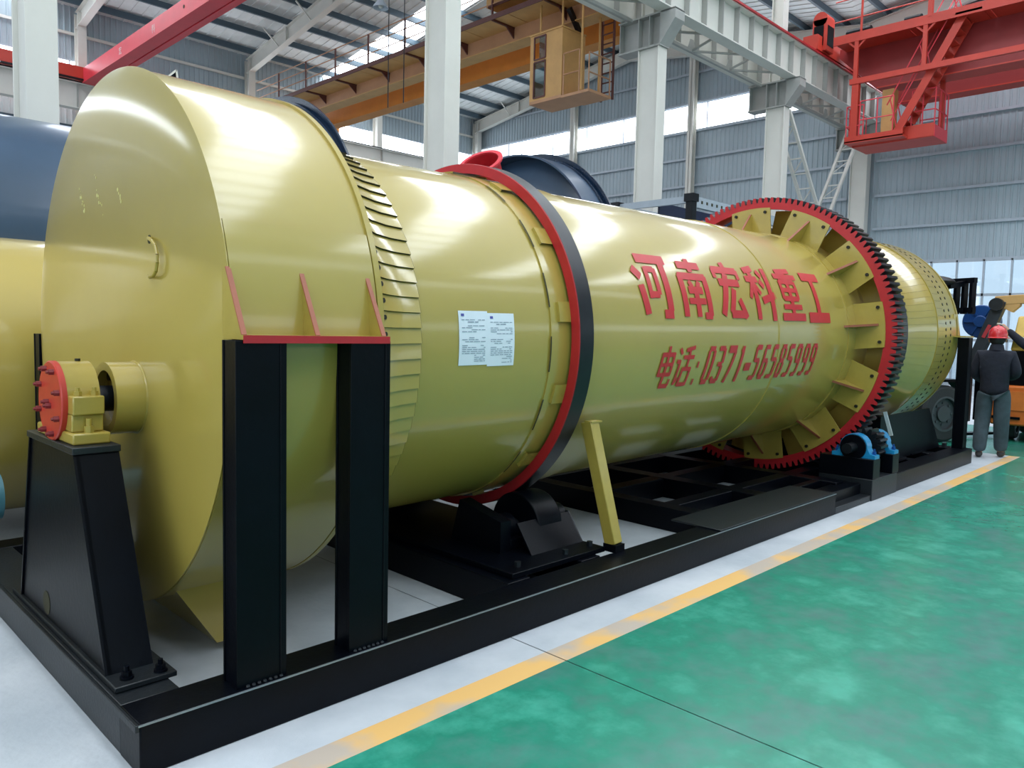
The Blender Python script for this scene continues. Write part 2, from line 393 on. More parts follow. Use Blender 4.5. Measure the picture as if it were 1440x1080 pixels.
for x in COLX[1:]:
    xr = min(x, XE-.3)
    for y0, y1 in ((YF-.2, RIDGE_F), (YC, RIDGE_F), (YC, RIDGE_N)):
        rafter(xr, y0, y1).out('rafter', STL, ce)
    for yy in (29.5, 27.0, 24.5):   # fly braces from purlin to rafter
        M().beam((xr+.02, yy, roof_z(yy)-.8), (xr-.7, yy, roof_z(yy)-.2), .05).out('fly_brace', STL, ce)

# ---- columns
def hcol(mm, x, y, wx, wy, z0, z1, t=.03, rec=.10):
    mm.box(x-wx/2, x+wx/2, y-wy/2, y-wy/2+t, z0, z1).box(x-wx/2, x+wx/2, y+wy/2-t, y+wy/2, z0, z1).box(x-wx/2+rec, x+wx/2-rec, y-wy/2+t, y+wy/2-t, z0, z1)
names = {0: 'left of the yellow drum and behind the blue one', 1: 'rising behind the red and black ring of the yellow drum', 2: 'right of the orange cab', 3: 'carrying the crane girder behind the gear ring', 4: 'below the red crane platform beside the end wall'}
for k, x in enumerate(COLX[2:]):
    c = struct('column'); tag(c, 'pale steel column ' + names[k], 'column')
    mm = M(); hcol(mm, x, 11.3, .36, .6, 0, 8.42, rec=.06); mm.out('column_shaft', STL, c, bevel=.006)
    mm = M(); hcol(mm, x, 11.36, .34, .36, 9.2, roof_z(YC)-.3); mm.out('upper_shaft', STL, c)
    mm = M(); mm.box(x-.2, x+.2, 10.55, 12.2, 9.16, 9.2).box(x-.2, x+.2, 10.95, 12.2, 8.42, 8.46).box(x-.02, x+.02, 10.95, 12.2, 8.46, 9.16)
    mm.prism([(10.95, 8.44), (10.55, 8.95), (10.55, 9.18), (10.95, 9.18)], 'x', x-.2, x+.2)
    for y in (10.97, 11.28, 11.6, 12.15): mm.box(x-.19, x+.19, y-.012, y+.012, 8.46, 9.16)
    mm.out('bracket', STLD, c)
    M().box(x-.24, x+.24, 10.85, 11.75, 0, .04).out('base_plate', STLD, c)
FARN = ('slim pale far wall column above the end of the faded red crane', 'slim pale far wall column under the rafter left of the orange walkway', 'slim pale far wall column dividing the white daylight strip beside the near steel column', 'slim pale corner column where the far wall meets the end wall')
for k, x in enumerate(COLX[3:]):
    c = struct('column'); tag(c, FARN[k], 'column')
    mm = M(); xr = min(x, XE-.3); hcol(mm, xr, YF-.35, .3, .4, 0, roof_z(YF)-.3); mm.out('column_shaft', STL, c)
    for z in (6.5, 10.0): M().box(xr-.15, xr+.15, YF-1.0, YF-.55, z-.25, z-.1).out('bracket', STLD, c)

# ---- crane runways
def runway(label, yc, z0, z1, x0, x1, side, fw_, sx0, step):
    g = thing('crane_runway_girder', label, 'girder')
    M().box(x0, x1, yc-.012, yc+.012, z0+.02, z1-.02).out('web', STL, g)
    M().box(x0, x1, yc-fw_/2, yc+fw_/2, z0, z0+.03).out('bottom_flange', STL, g)
    M().box(x0, x1, yc-fw_*.55, yc+fw_*.55, z1-.03, z1).out('top_flange', STL, g)
    st = M().box(-.012, .012, -.16, -.012, z0+.03, z1-.03).mesh('stiffener', STLD)
    x = sx0
    while x < x1-.2:
        link('stiffener', st, g, (x, yc, 0)); x += step
    M().box(x0, x1, yc-.04, yc+.04, z1, z1+.09).out('crane_rail', RED if side < 0 else DST, g)
    return g
g1 = runway('near crane runway girder with close vertical stiffeners and a red rail', 10.85, 9.2, 10.2, XA, XE-.5, -1, .36, 14.2, .8)
M().beam((XA, 10.62, 10.22), (XE-.5, 10.62, 10.22), .05).out('red_conduit', RED, g1)
for x in COLX[3:6]:
    mm = M()
    for z in (9.3, 9.5, 9.7, 9.9, 10.1):
        for dx in (-.06, .06): mm.cyl((x+dx, 10.825, z), (x+dx, 10.84, z), .02, n=6)
    mm.box(x-.1, x+.1, 10.83, 10.842, 9.24, 10.16); mm.out('splice_plate', STL, g1)
finish(g1, (XA, 10.85, 9.2))
g2 = runway('rear crane runway girder seen below and behind the near one', 11.98, 9.22, 10.05, XA, XE-.5, 1, .34, 14.4, .9); finish(g2, (XA, 11.98, 9.22))
g3 = runway('far side runway girder along the far wall', 31.2, 9.1, 10.0, XA, XE-.5, 1, .34, 2.4, 3.3); finish(g3, (XA, 31.2, 9.1))
lt = thing('runway_walkway_lattice', 'pale lattice truss of angle bars hanging between the two crane girders', 'truss')
for k in range(3):
    a = COLX[4] - 6.6 + 6.6*k + .3; b = a + 6.0
    M().beam((a, 11.74, 9.12), (b, 11.74, 9.12), .08).out('bottom_chord', STLD, lt)
    for i in range(3):
        p = (a + 2*i + .1, 11.74, 9.12); q = (a + 2*i + 1.7, 11.08, 9.3)
        M().beam(p, q, .05).out('diagonal', STLD, lt); M().beam((p[0], 11.74, 9.12), (p[0], 11.08, 9.3), .05).out('cross_bar', STLD, lt)
        M().prism([(p[0]-.2, 9.14), (p[0]+.2, 9.14), (p[0]+.08, 9.42), (p[0]-.08, 9.42)], 'y', 11.72, 11.735).out('gusset', STLD, lt)
finish(lt, (COLX[3], 11.74, 9.1))
def brace(label, p, q):
    b = thing('column_brace', label, 'brace'); p = Vector(p); q = Vector(q)
    for dy in (-.24, .24): M().beam(p+Vector((0,dy,0)), q+Vector((0,dy,0)), .09).out('chord', STL, b)
    L = (q-p).length; n = int(L/.55)
    for i in range(n+1):
        c = p + (q-p)*(i/n); M().beam(c+Vector((0,-.24,0)), c+Vector((0,.24,0)), .04).out('lacing_bar', STL, b)
        if i < n:
            d = p + (q-p)*((i+1)/n)
            if i % 2: M().beam(c+Vector((0,-.24,0)), d+Vector((0,.24,0)), .03).out('lacing_bar', STL, b)
    return finish(b, min(p, q, key=lambda v: v.z))
brace('pale laced brace sloping down to the right from the girder column', (22.85, 11.3, 8.4), (28.4, 11.3, 2.2))
brace('laced brace sloping down to the left below the red cage platform', (28.6, 11.3, 9.1), (23.2, 11.3, 1.6))

# ================================================================== YELLOW ROTARY DRUM
DX, DY, DZ, TILT = 1.35, 4.2, 1.50, 0.0133
drum = thing('rotary_drum', 'long olive yellow rotary drum with red and black rings and red lettering', 'drum', (DX, DY, DZ), rot=(0, -TILT, 0))
RS = 1.105
L = lambda X: X - DX                                   # world X to drum axis coordinate
def cp(X, r, a):                                       # drum coordinates of axis X, radius, angle (0 = aisle side, 90 = top)
    t = math.radians(a); return (L(X), -r*math.cos(t), r*math.sin(t))
M().lathe([(L(1.5), RS), (L(4.1), RS), (L(4.1), RS-.006), (L(10.2), RS-.006), (L(10.2), .9), (L(1.5), .9)], n=160, closed=True).out('shell', YEL, drum, ang=25)
M().lathe([(L(3.44), RS-.01), (L(3.44), RS+.009), (L(4.16), RS+.009), (L(4.16), RS-.01)], n=160, closed=True).out('ring_pad_plate', YEL, drum, ang=25)
M().lathe([(L(7.92), RS-.01), (L(7.92), RS+.007), (L(9.75), RS+.007), (L(9.75), RS-.01)], n=160, closed=True).out('gear_pad_plate', YEL, drum, ang=25)
for X in (6.42,):
    M().lathe([(L(X)-.007, RS-.008), (L(X)-.003, RS+.002), (L(X)+.003, RS+.002), (L(X)+.007, RS-.008)], n=120).out('weld_bead', YELD, drum)
# slits between the stitched welds of the ring pad plate
sl = M()
for i in range(7):
    a0 = -4.5 + 9*i/6; a1 = a0
me = M().lathe([(-.006, RS+.0105), (.006, RS+.0105)], n=6, a0=-5.5, a1=5.5).mesh('weld_slit', GAP)
for i in range(18): link('weld_slit', me, drum, (L(3.437), 0, 0), rot=(math.radians(4 + 20*i), 0, 0))

def riding_ring(X0, X1):
    rr = M().lathe([(L(X0)+.004, 1.136), (L(X1), 1.136), (L(X1), 1.2), (L(X0)+.004, 1.2)], n=160, closed=True).out('riding_ring', DST, drum, ang=25)
    M().lathe([(L(X0), 1.134), (L(X0), 1.196), (L(X0)+.006, 1.2005), (L(X0)+.006, 1.134)], n=160, closed=True).out('painted_side', RED, rr, ang=25)
    pm_ = M().lathe([(L(X0)-.10, RS+.006), (L(X0)-.10, RS+.028), (L(X1)+.08, RS+.028), (L(X1)+.08, RS+.006)], n=6, a0=-3.1, a1=3.1, closed=True).mesh('ring_pad', YELD)
    for i in range(14): link('ring_pad', pm_, drum, rot=(math.radians(16.7 + 360/14*i), 0, 0))
    M().lathe([(L(X0)+.02, RS+.01), (L(X1)-.02, RS+.01)], n=120).out('shadow_strip', GAP, drum) if False else None
riding_ring(3.60, 3.735); riding_ring(9.22, 9.38)

# girth gear
GX = 8.1
gear = M().lathe([(L(GX), 1.385), (L(GX), 1.458), (L(GX)+.30, 1.458), (L(GX)+.30, 1.42), (L(GX)+.05, 1.42), (L(GX)+.05, 1.385)], n=144, closed=True).out('girth_gear', RED, drum, ang=25)
NT = 136
tm = M(); hw = math.radians(360/NT)*.27; r0, r1 = 1.455, 1.512
def tp(x, r, t): return (x, -r*math.cos(t), r*math.sin(t))
vs = [tp(L(GX), r0, -hw*1.5), tp(L(GX), r1, -hw*.7), tp(L(GX), r1, hw*.7), tp(L(GX), r0, hw*1.5)]
vs += [(v[0]+.30, v[1], v[2]) for v in vs]
tm.add(vs, [(0,1,2,3)], 1); tm.add(vs, [(4,7,6,5), (0,4,5,1), (1,5,6,2), (2,6,7,3)], 0)
tme = tm.mesh('gear_tooth', [DST, RED], ang=10)
for i in range(NT): link('gear_tooth', tme, gear, rot=(math.radians(360/NT*i), 0, 0))
# spring plates with a gusset and two bolts each
def plate_mesh(x, hwid, r_in, r_out, t=.014):
    mm = M(); n = 6; vs = []
    for i in range(n+1):
        ao = hwid*(2*i/n-1)
        yo = math.tan(math.radians(hwid))*r_out*.97*(2*i/n-1)
        to = yo/r_out
        zi = math.sqrt(max(r_in*r_in - yo*yo, 0))
        vs += [(x, -zi, yo), (x, -r_out*math.cos(to), r_out*math.sin(to)), (x+t, -zi, yo), (x+t, -r_out*math.cos(to), r_out*math.sin(to))]
    fs = []
    for i in range(n):
        a, b = 4*i, 4*i+4; fs += [(a, a+1, b+1, b), (a+2, b+2, b+3, a+3), (a+1, a+3, b+3, b+1), (a, b, b+2, a+2)]
    fs += [(0, 2, 3, 1), (4*n, 4*n+1, 4*n+3, 4*n+2)]
    return mm.add(vs, fs)
pme = plate_mesh(L(GX)-.012, 9.6, RS-.004, 1.40).mesh('gear_plate', YELD, ang=20)
rme = plate_mesh(L(GX)+.33, 9.6, RS-.004, 1.40).mesh('rear_gear_plate', YELD, ang=20)
gm = M().add([(L(GX)-.012, -(RS-.01), -.011), (L(GX)-.012, -1.335, -.011), (L(GX)-.27, -(RS-.01), -.011), (L(GX)-.012, -(RS-.01), .011), (L(GX)-.012, -1.335, .011), (L(GX)-.27, -(RS-.01), .011)], [(0,1,2), (3,5,4), (0,3,4,1), (0,2,5,3)])
gm.add([(L(GX)-.012, -1.335, -.0112), (L(GX)-.27, -(RS-.01), -.0112), (L(GX)-.27, -(RS-.01), .0112), (L(GX)-.012, -1.335, .0112), (L(GX)-.02, -1.34, -.0112), (L(GX)-.28, -(RS-.01), -.0112), (L(GX)-.28, -(RS-.01), .0112), (L(GX)-.02, -1.34, .0112)], [(0,1,5,4), (3,7,6,2), (4,5,6,7)], 1)
gme = gm.mesh('gusset', [YELD, mat('gusset_primer_red', (150, 84, 56), .5)], ang=10)
bme = M().cyl((L(GX)-.03, -1.352, 0), (L(GX)-.008, -1.352, 0), .017, n=8).mesh('bolt', BOLT)
for i in range(12):
    a = 83.3 - 29.6*i if i < 7 else 83.3 + 30.5*(12-i)
    pl = link('gear_plate', pme, drum, rot=(math.radians(a), 0, 0))
    link('gusset', gme, pl)
    for s in (-7.4, 7.4): link('bolt', bme, pl, rot=(math.radians(s), 0, 0))
    link('rear_gear_plate', rme, drum, rot=(math.radians(a+14.8), 0, 0))

# front seal: overlapping spring leaves from the hood rim down to the shell
NL = 92; da = 360/NL
def leaf_mesh(prof, a0, a1, lift):
    mm = M(); n = 3; vs = []
    for i in range(n+1):
        t = math.radians(a0 + (a1-a0)*i/n); dr = lift*(1-i/n)
        for x, r in prof: vs.append((x, -(r+dr)*math.cos(t), (r+dr)*math.sin(t)))
    q = len(prof); fs = [(i*q+c, i*q+c+1, (i+1)*q+c+1, (i+1)*q+c) for i in range(n) for c in range(q-1)]
    mm.add(vs, fs)
    # dark edge of the leaf
    t0 = math.radians(a0)
    ev = []
    for x, r in prof: ev += [(x, -(r+lift)*math.cos(t0), (r+lift)*math.sin(t0)), (x, -(r-.004)*math.cos(t0-.001), (r-.004)*math.sin(t0-.001))]
    mm.add(ev, [(2*c, 2*c+1, 2*c+3, 2*c+2) for c in range(q-1)], 1)
    ev = []
    for i in range(n+1):
        t = math.radians(a0+(a1-a0)*i/n); rr = prof[-1][1]+lift*(1-i/n); ev += [(prof[-1][0]+.001, -rr*math.cos(t), rr*math.sin(t)), (prof[-1][0]+.004, -(RS-.01)*math.cos(t), (RS-.01)*math.sin(t))]
    if lift > .01: mm.add(ev, [(2*c, 2*c+1, 2*c+3, 2*c+2) for c in range(n)], 1)
    return mm
lp = [(L(2.06), 1.262), (L(2.10), 1.225), (L(2.16), 1.186), (L(2.24), 1.152), (L(2.34), 1.128), (L(2.45), 1.116)]
lm = leaf_mesh(lp, 0, da*1.06, .0112)
for x, r, a in ((L(2.15), 1.203, 1.3), (L(2.185), 1.184, 2.3)):
    t = math.radians(a); c = Vector((x, -r*math.cos(t), r*math.sin(t))); nn = Vector((.35, -math.cos(t), math.sin(t))).normalized()
    lm.cyl(c - nn*.02, c + nn*.004, .013, n=6, mi=2)
lme = lm.mesh('seal_leaf', [YEL, GAP, BOLT], ang=30)
for i in range(NL): link('seal_leaf', lme, drum, rot=(math.radians(da*i), 0, 0))
# rear seal
lp2 = [(L(9.60), 1.112), (L(9.75), 1.128), (L(9.95), 1.175), (L(10.1), 1.218), (L(10.22), 1.245), (L(10.3), 1.252)]
lm2 = leaf_mesh(lp2, 0, da*1.06, .002); lme2 = lm2.mesh('seal_leaf', [YEL, GAP], ang=30)
for i in range(NL): link('seal_leaf', lme2, drum, rot=(math.radians(da*i+1), 0, 0))

# painted lettering: every character a thin coat of red on the shell
G = {
 'he': [(4,74,20,60,13),(16,48,24,4,13),(22,92,99,92,14),(38,78,38,28,9),(60,76,60,34,9),(38,74,60,74,9),(38,34,60,34,9),(84,86,84,10,14),(66,5,90,5,12)],
 'nan': [(18,88,84,88,12),(52,101,52,76,12),(14,70,14,2,13),(10,68,90,68,11),(86,70,86,4,13),(68,4,90,4,10),(36,60,44,50,9),(66,60,58,50,9),(30,45,72,45,11),(26,27,76,27,9),(51,45,51,2,12)],
 'hong': [(50,102,52,90,13),(10,86,92,86,12),(12,88,12,70,10),(90,88,90,70,10),(18,63,86,63,12),(48,80,14,6,14),(62,52,42,10,13),(40,8,92,8,12),(74,34,92,2,12)],
 'ke': [(6,90,42,97,11),(2,74,46,74,11),(25,94,25,0,13),(24,70,4,38,9),(27,68,44,46,9),(54,92,66,80,11),(52,72,64,60,11),(46,34,99,46,12),(82,99,82,-2,14)],
 'zhong': [(20,96,80,100,10),(4,86,96,86,10),(50,97,50,6,12),(20,75,80,75,9),(20,77,20,40,10),(80,77,80,40,10),(20,58,80,58,8),(20,41,80,41,9),(12,25,88,25,9),(2,6,98,6,13)],
 'gong': [(10,91,90,91,17),(50,86,50,12,15),(2,6,98,6,18)],
 'dian': [(14,82,86,82,11),(16,86,16,30,12),(84,86,84,30,12),(16,58,84,58,9),(16,34,84,34,10),(50,102,50,8,13),(46,5,96,5,11),(94,5,94,22,10)],
 'hua': [(8,96,22,82,12),(2,64,24,64,10),(20,66,20,6,11),(20,8,36,24,9),(44,91,94,98,10),(36,74,99,74,10),(68,94,68,48,11),(44,45,94,45,10),(46,48,46,2,11),(92,48,92,2,11),(46,6,92,6,10)],
 ':': [(50,62,50,46,30),(50,18,50,2,30)], '-': [(5,40,95,40,22)],
 '0': [(20,88,20,12,26),(80,88,80,12,26),(20,93,80,93,13),(20,7,80,7,13)],
 '3': [(15,93,80,93,13),(80,93,80,55,26),(80,48,80,7,26),(30,52,80,52,12),(15,7,80,7,13),(14,20,14,7,24)],
 '7': [(8,90,92,90,20),(84,84,44,0,26)],
 '1': [(58,98,58,0,30),(34,84,58,96,16)],
 '5': [(22,93,88,93,14),(22,94,22,54,26),(22,57,80,57,12),(80,57,80,8,26),(14,7,80,7,13)],
 '6': [(22,88,22,10,26),(22,93,82,93,13),(22,55,80,55,12),(80,54,80,10,26),(22,7,80,7,13)],
 '8': [(22,88,22,58,26),(80,88,80,58,26),(22,93,80,93,13),(22,52,80,52,13),(22,46,22,10,26),(80,46,80,10,26),(22,7,80,7,13)],
 '9': [(20,90,20,52,26),(80,92,80,10,26),(20,93,80,93,13),(20,48,80,48,13),(20,7,80,7,13)],
}
def glyph(key, X0, w, aT, aB, slant, name, ws=1.0):
    mm = M(); H_ = aT - aB; arc = RS*math.radians(H_)
    for (x0, y0, x1, y1, t) in G[key]:
        ax, ay = x0/100*w, y0/100*arc; bx, by = x1/100*w, y1/100*arc
        d = Vector((bx-ax, by-ay)); ln = d.length; d.normalize(); nrm = Vector((-d.y, d.x))
        horiz = abs(d.x) > .7
        hwid = t/100*(arc if horiz else w)*.5*ws
        k = max(2, int(ln/.03)); kk = 4 if horiz else 2; vs = []
        for i in range(k+1):
            for j in range(kk+1):
                pnt = Vector((ax, ay)) + d*(ln*i/k) + nrm*hwid*(2*j/kk-1)
                a = aB + math.degrees(pnt.y/RS); r = RS + .0006
                vs.append(cp(X0 + pnt.x + slant*pnt.y, r, a))
        mm.add(vs, [(i*(kk+1)+j, i*(kk+1)+j+1, (i+1)*(kk+1)+j+1, (i+1)*(kk+1)+j) for i in range(k) for j in range(kk)])
    o = mm.out(name, REDL, drum); return o
for i, k_ in enumerate(('he', 'nan', 'hong', 'ke', 'zhong', 'gong')):
    glyph(k_, 4.36 + .535*i, .47, 33.2, 8.2, .02, 'painted_character', 1.12)
row = [('dian', 4.60, .215), ('hua', 4.83, .225), (':', 5.10, .07), ('0', 5.235, .13), ('3', 5.385, .13), ('7', 5.545, .14), ('1', 5.71, .13), ('-', 5.865, .11), ('5', 5.99, .125), ('6', 6.145, .125), ('5', 6.30, .125), ('8', 6.455, .125), ('5', 6.61, .125), ('9', 6.77, .125), ('9', 6.93, .125), ('9', 7.085, .125)]
for k_, X0, w in row: glyph(k_, X0-.04, w, -2.8, -18.6, .22, 'painted_character')

# paper notice taped to the shell
pn_ = thing('paper_notice', 'white two page printed notice taped to the yellow drum', 'paper', (DX, DY, DZ), rot=(0, -TILT, 0))
def patch(X0, X1, a0, a1, r, nx=1, na=8, skew=0.0):
    mm = M(); vs = []
    for i in range(na+1):
        a = a0 + (a1-a0)*i/na
        for j in range(nx+1):
            f = j/nx; vs.append(cp(X0 + (X1-X0)*f, r, a + skew*(f-.5)))
    return mm.add(vs, [(i*(nx+1)+j, i*(nx+1)+j+1, (i+1)*(nx+1)+j+1, (i+1)*(nx+1)+j) for i in range(na) for j in range(nx)])
patch(2.715, 2.927, -6.4, 8.8, RS+.003).out('page', PAPER, pn_); patch(2.924, 3.132, -6.9, 8.3, RS+.0035).out('page', PAPER, pn_)
ink = M()
random.seed(3)
for base, top in ((2.735, 7.0), (2.945, 6.4)):
    for i in range(22):
        a = top - .55*i - .6
        if i in (2, 7, 8, 12): continue
        x = base; end = base + .17
        if i == 1: x, end = base + .045, base + .12
        if i > 17: x = base + .09
        while x < end - .01:
            w = random.uniform(.012, .05); b = patch(x, min(x+w, end), a, a-.22 - (.12 if i == 1 else 0), RS+.0046, na=1)
            if random.random() < .8: ink.add(b.v, b.f)
            x += w + .006
ink.out('printed_lines', INK, pn_, kind='stuff')
lg = M()
for x, a in ((2.733, 8.0), (2.945, 7.4)): b = patch(x, x+.022, a, a-.75, RS+.0047, na=1); lg.add(b.v, b.f)
lg.out('printed_logo', INKB, pn_)

# ================================================================== INLET HOOD
HY, HZ, HR = 4.17, 1.505, 1.30
hd = thing('inlet_hood', 'round yellow inlet hood with flat end plate, wear scratches and side bracket', 'hood')
M().lathe([(1.352, HR), (2.06, HR), (2.06, HR-.012), (1.352, HR-.012)], n=160, closed=True, cy=HY, cz=HZ).out('hood_shell', YEL, hd, ang=25)
M().lathe([(1.360, HR-.002), (1.360, HR+.009), (2.03, HR+.009), (2.03, HR-.002)], n=60, a0=-100, a1=22.4, closed=True, cy=HY, cz=HZ).out('lower_wrap_plate', YEL, hd, ang=25)
M().lathe([(2.035, HR), (2.035, HR+.012), (2.065, HR+.012), (2.065, 1.255), (2.05, 1.255)], n=140, cy=HY, cz=HZ).out('rim_strip', YELD, hd)
# slightly dished end plate
prof = [(1.332, .0005)] + [(1.332 + .020*(r/HR)**7, r) for r in (.3, .6, .8, .9, .97, 1.03, 1.08, 1.13, 1.17, 1.2, 1.23, 1.26, 1.28, HR+.006)] + [(1.358, HR+.006)]
M().lathe(prof, n=160, cy=HY, cz=HZ).out('end_plate', YELP, hd, ang=30)
scr = M()
random.seed(5)
for (y0, z0, n, s) in ((4.62, 2.30, 26, .10), (4.33, 2.26, 12, .09), (4.36, 2.34, 6, .02), (4.02, 2.22, 5, .05)):
    for i in range(n):
        t = i/n; yy = y0 - s*1.1*t + random.uniform(-.012, .012); z_ = z0 - s*1.6*t + random.uniform(-.012, .012)
        if random.random() < .6: scr.sphere((1.331+.020*(math.hypot(yy-HY, z_-HZ)/HR)**7, yy, z_), random.uniform(.003, .0085), n=6, k=4, sc=(.25, 1, 1.3))
scr.out('chipped_paint_flecks', mat('chipped_primer', (214, 206, 140), .8), hd, kind='stuff')
hp = [(3.612, 1.963), (3.585, 1.962), (3.545, 1.95), (3.51, 1.925), (3.487, 1.885), (3.487, 1.85), (3.50, 1.815), (3.53, 1.795), (3.57, 1.79), (3.66, 1.80)]
M().tube([(1.31 if 0 < i < 9 else 1.34, y, z) for i, (y, z) in enumerate(hp)], .008, 8).out('bent_rod_handle', YELD, hd)
M().cyl((1.336, 3.63, 1.962), (1.330, 3.63, 1.962), .02, n=10).out('rod_hole', GAP, hd)
# side bracket
M().box(1.343, 2.013, 2.75, 2.92, 1.535, 1.553).out('bracket_plate', YELD, hd)
M().box(1.343, 2.013, 2.746, 2.7505, 1.522, 1.552).out('bracket_edge', RED, hd)
for x in (1.345, 1.66, 1.985):
    gz = 1.553
    M().prism([(2.93, gz), (2.77, gz), (2.905, gz+.26), (2.93, gz+.26)], 'x', x, x+.02).out('bracket_gusset', YELD, hd)
    M().beam((x+.01, 2.768, gz), (x+.01, 2.903, gz+.26), .021, .006).out('gusset_edge', mat('faded_red_edge', (164, 92, 66), .5), hd)
# discharge chute below
ch = M(); Y0c, Y1c = 3.556, 4.80
ch.add([(1.36, Y0c, .42), (1.60, Y0c, .05), (1.72, Y0c, .05), (1.74, Y0c, .60), (1.36, Y1c, .42), (1.60, Y1c, .05), (1.72, Y1c, .05), (1.74, Y1c, .60)],
       [(0,1,2,3), (7,6,5,4), (0,4,5,1), (1,5,6,2), (2,6,7,3)])
ch.out('discharge_chute', YEL, hd)
# shaft tube welded to the end plate
M().lathe([(1.20, .168), (1.348, .168), (1.348, .13), (1.20, .13)], n=48, closed=True, cy=3.84, cz=1.235).out('shaft_sleeve', YEL, hd)
M().lathe([(1.325, .168), (1.326, .172), (1.337, .176)], n=40, cy=3.84, cz=1.235).out('weld_bead', YELD, hd)
M().lathe([(1.25, .02), (1.25, .128), (1.34, .128)], n=40, cy=3.84, cz=1.235).out('sleeve_inside', YELD, hd)
M().cyl((1.1, 3.84, 1.235), (1.34, 3.84, 1.235), .06, n=24).out('shaft', DST, hd)
sh = M()
for (y, z) in ((3.76, 1.32), (3.73, 1.16), (3.90, 1.33)): sh.cyl((1.235, y, z), (1.252, y, z), .018, n=8)
sh.out('end_bolt', BOLT, hd)
finish(hd, (1.7, HY, .05))

# ================================================================== BEARING ON ITS PEDESTAL
pd = thing('bearing_pedestal', 'tall black tapered plate pedestal with bolted foot under the yellow bearing', 'pedestal')
PY0, PY1, TY0, TY1, ZT = 3.16, 4.42, 3.52, 4.20, 1.035
M().add([(.985, PY0, .21), (.985, PY1, .21), (.985, TY1, ZT), (.985, TY0, ZT), (1.0, PY0, .21), (1.0, PY1, .21), (1.0, TY1, ZT), (1.0, TY0, ZT)],
        [(0,1,2,3), (7,6,5,4), (0,4,5,1), (1,5,6,2), (2,6,7,3), (3,7,4,0)]).out('front_plate', BLK, pd)
M().add([(.975, PY0, .21), (1.155, PY0, .21), (1.155, TY0, ZT), (.975, TY0, ZT), (.975, PY0+.015, .21), (1.155, PY0+.015, .21), (1.155, TY0+.015, ZT), (.975, TY0+.015, ZT)],
        [(0,1,2,3), (7,6,5,4), (0,4,5,1), (1,5,6,2), (2,6,7,3), (3,7,4,0)]).out('side_plate', BLK, pd)
M().add([(.975, PY1, .21), (1.155, PY1, .21), (1.155, TY1, ZT), (.975, TY1, ZT), (.975, PY1-.015, .21), (1.155, PY1-.015, .21), (1.155, TY1-.015, ZT), (.975, TY1-.015, ZT)],
        [(0,1,2,3), (7,6,5,4), (0,4,5,1), (1,5,6,2), (2,6,7,3), (3,7,4,0)]).out('side_plate', BLK, pd)
M().box(.97, 1.16, TY0-.012, TY1+.012, ZT, ZT+.03).out('top_plate', BLKT, pd, bevel=.004)
M().box(.968, 1.20, 3.03, 4.55, .19, .212).out('foot_plate', BLKT, pd, bevel=.004)
M().cyl((.983, 3.99, .28), (.9845, 3.99, .28), .055, n=20).out('inspection_hole', GAP, pd)
for x, y in ((1.03, 3.09), (1.15, 3.07)):
    M().cyl((x, y, .212), (x, y, .222), .026, n=12).cyl((x, y, .222), (x, y, .242), .019, n=6).cyl((x, y, .242), (x, y, .262), .010, n=8).out('foot_bolt', BLK, pd)
finish(pd, (1.07, 3.79, .19))

bh = thing('bearing_housing', 'yellow split bearing housing with a bolted round red cover', 'bearing')
BY, BZ = 3.84, 1.235; zb0 = ZT+.03
M().lathe([(1.0, .175), (1.13, .175), (1.13, .07), (1.0, .07)], n=56, closed=True, cy=BY, cz=BZ).out('upper_half', YELD, bh)
M().lathe([(.975, 0.0), (.975, .172), (.98, .178), (1.0, .178)], n=56, cy=BY, cz=BZ).out('end_cover', ORED, bh)
bm_ = M().cyl((.955, 0, 0), (.978, 0, 0), .014, n=6).cyl((.945, 0, 0), (.956, 0, 0), .008, n=6).mesh('cover_bolt', mat('dull_red_bolt', (128, 40, 44), .45))
for i in range(8):
    t = 2*PI*(i+.4)/8; link('cover_bolt', bm_, bh, (0, BY - .148*math.cos(t), BZ + .148*math.sin(t)))
link('cover_bolt', bm_, bh, (0, BY-.01, BZ-.02)); link('cover_bolt', bm_, bh, (0, BY+.02, BZ-.005))
def sym(y): return 2*BY - y
for s in (0, 1):
    f = (lambda y: y) if not s else sym
    a, b = sorted((f(BY-.245), f(BY-.15))); M().box(1.00, 1.125, a, b, BZ-.045, BZ+.035).out('cap_lug', YELD, bh, bevel=.006)
    a, b = sorted((f(BY-.225), f(BY-.10))); M().box(1.0, 1.125, a, b, zb0+.05, BZ-.045).out('lower_web', YELD, bh, bevel=.006)
    a, b = sorted((f(BY-.27), f(BY-.05))); M().box(.99, 1.14, a, b, zb0, zb0+.05).out('foot', YELD, bh, bevel=.008)
    for x in (1.03, 1.095):
        y = f(BY-.205); M().cyl((x, y, BZ+.035), (x, y, BZ+.055), .017, n=6).cyl((x, y, BZ+.055), (x, y, BZ+.07), .009, n=8).out('cap_bolt', YELD, bh)
    y = f(BY-.245); M().cyl((1.06, y, zb0+.05), (1.06, y, zb0+.078), .02, n=6).cyl((1.06, y, zb0+.078), (1.06, y, zb0+.11), .011, n=8).out('foot_bolt', YELD, bh)
M().cyl((1.09, BY, BZ+.174), (1.09, BY, BZ+.186), .012, n=8).out('grease_plug', BOLT, bh)
finish(bh, (1.09, BY, zb0))

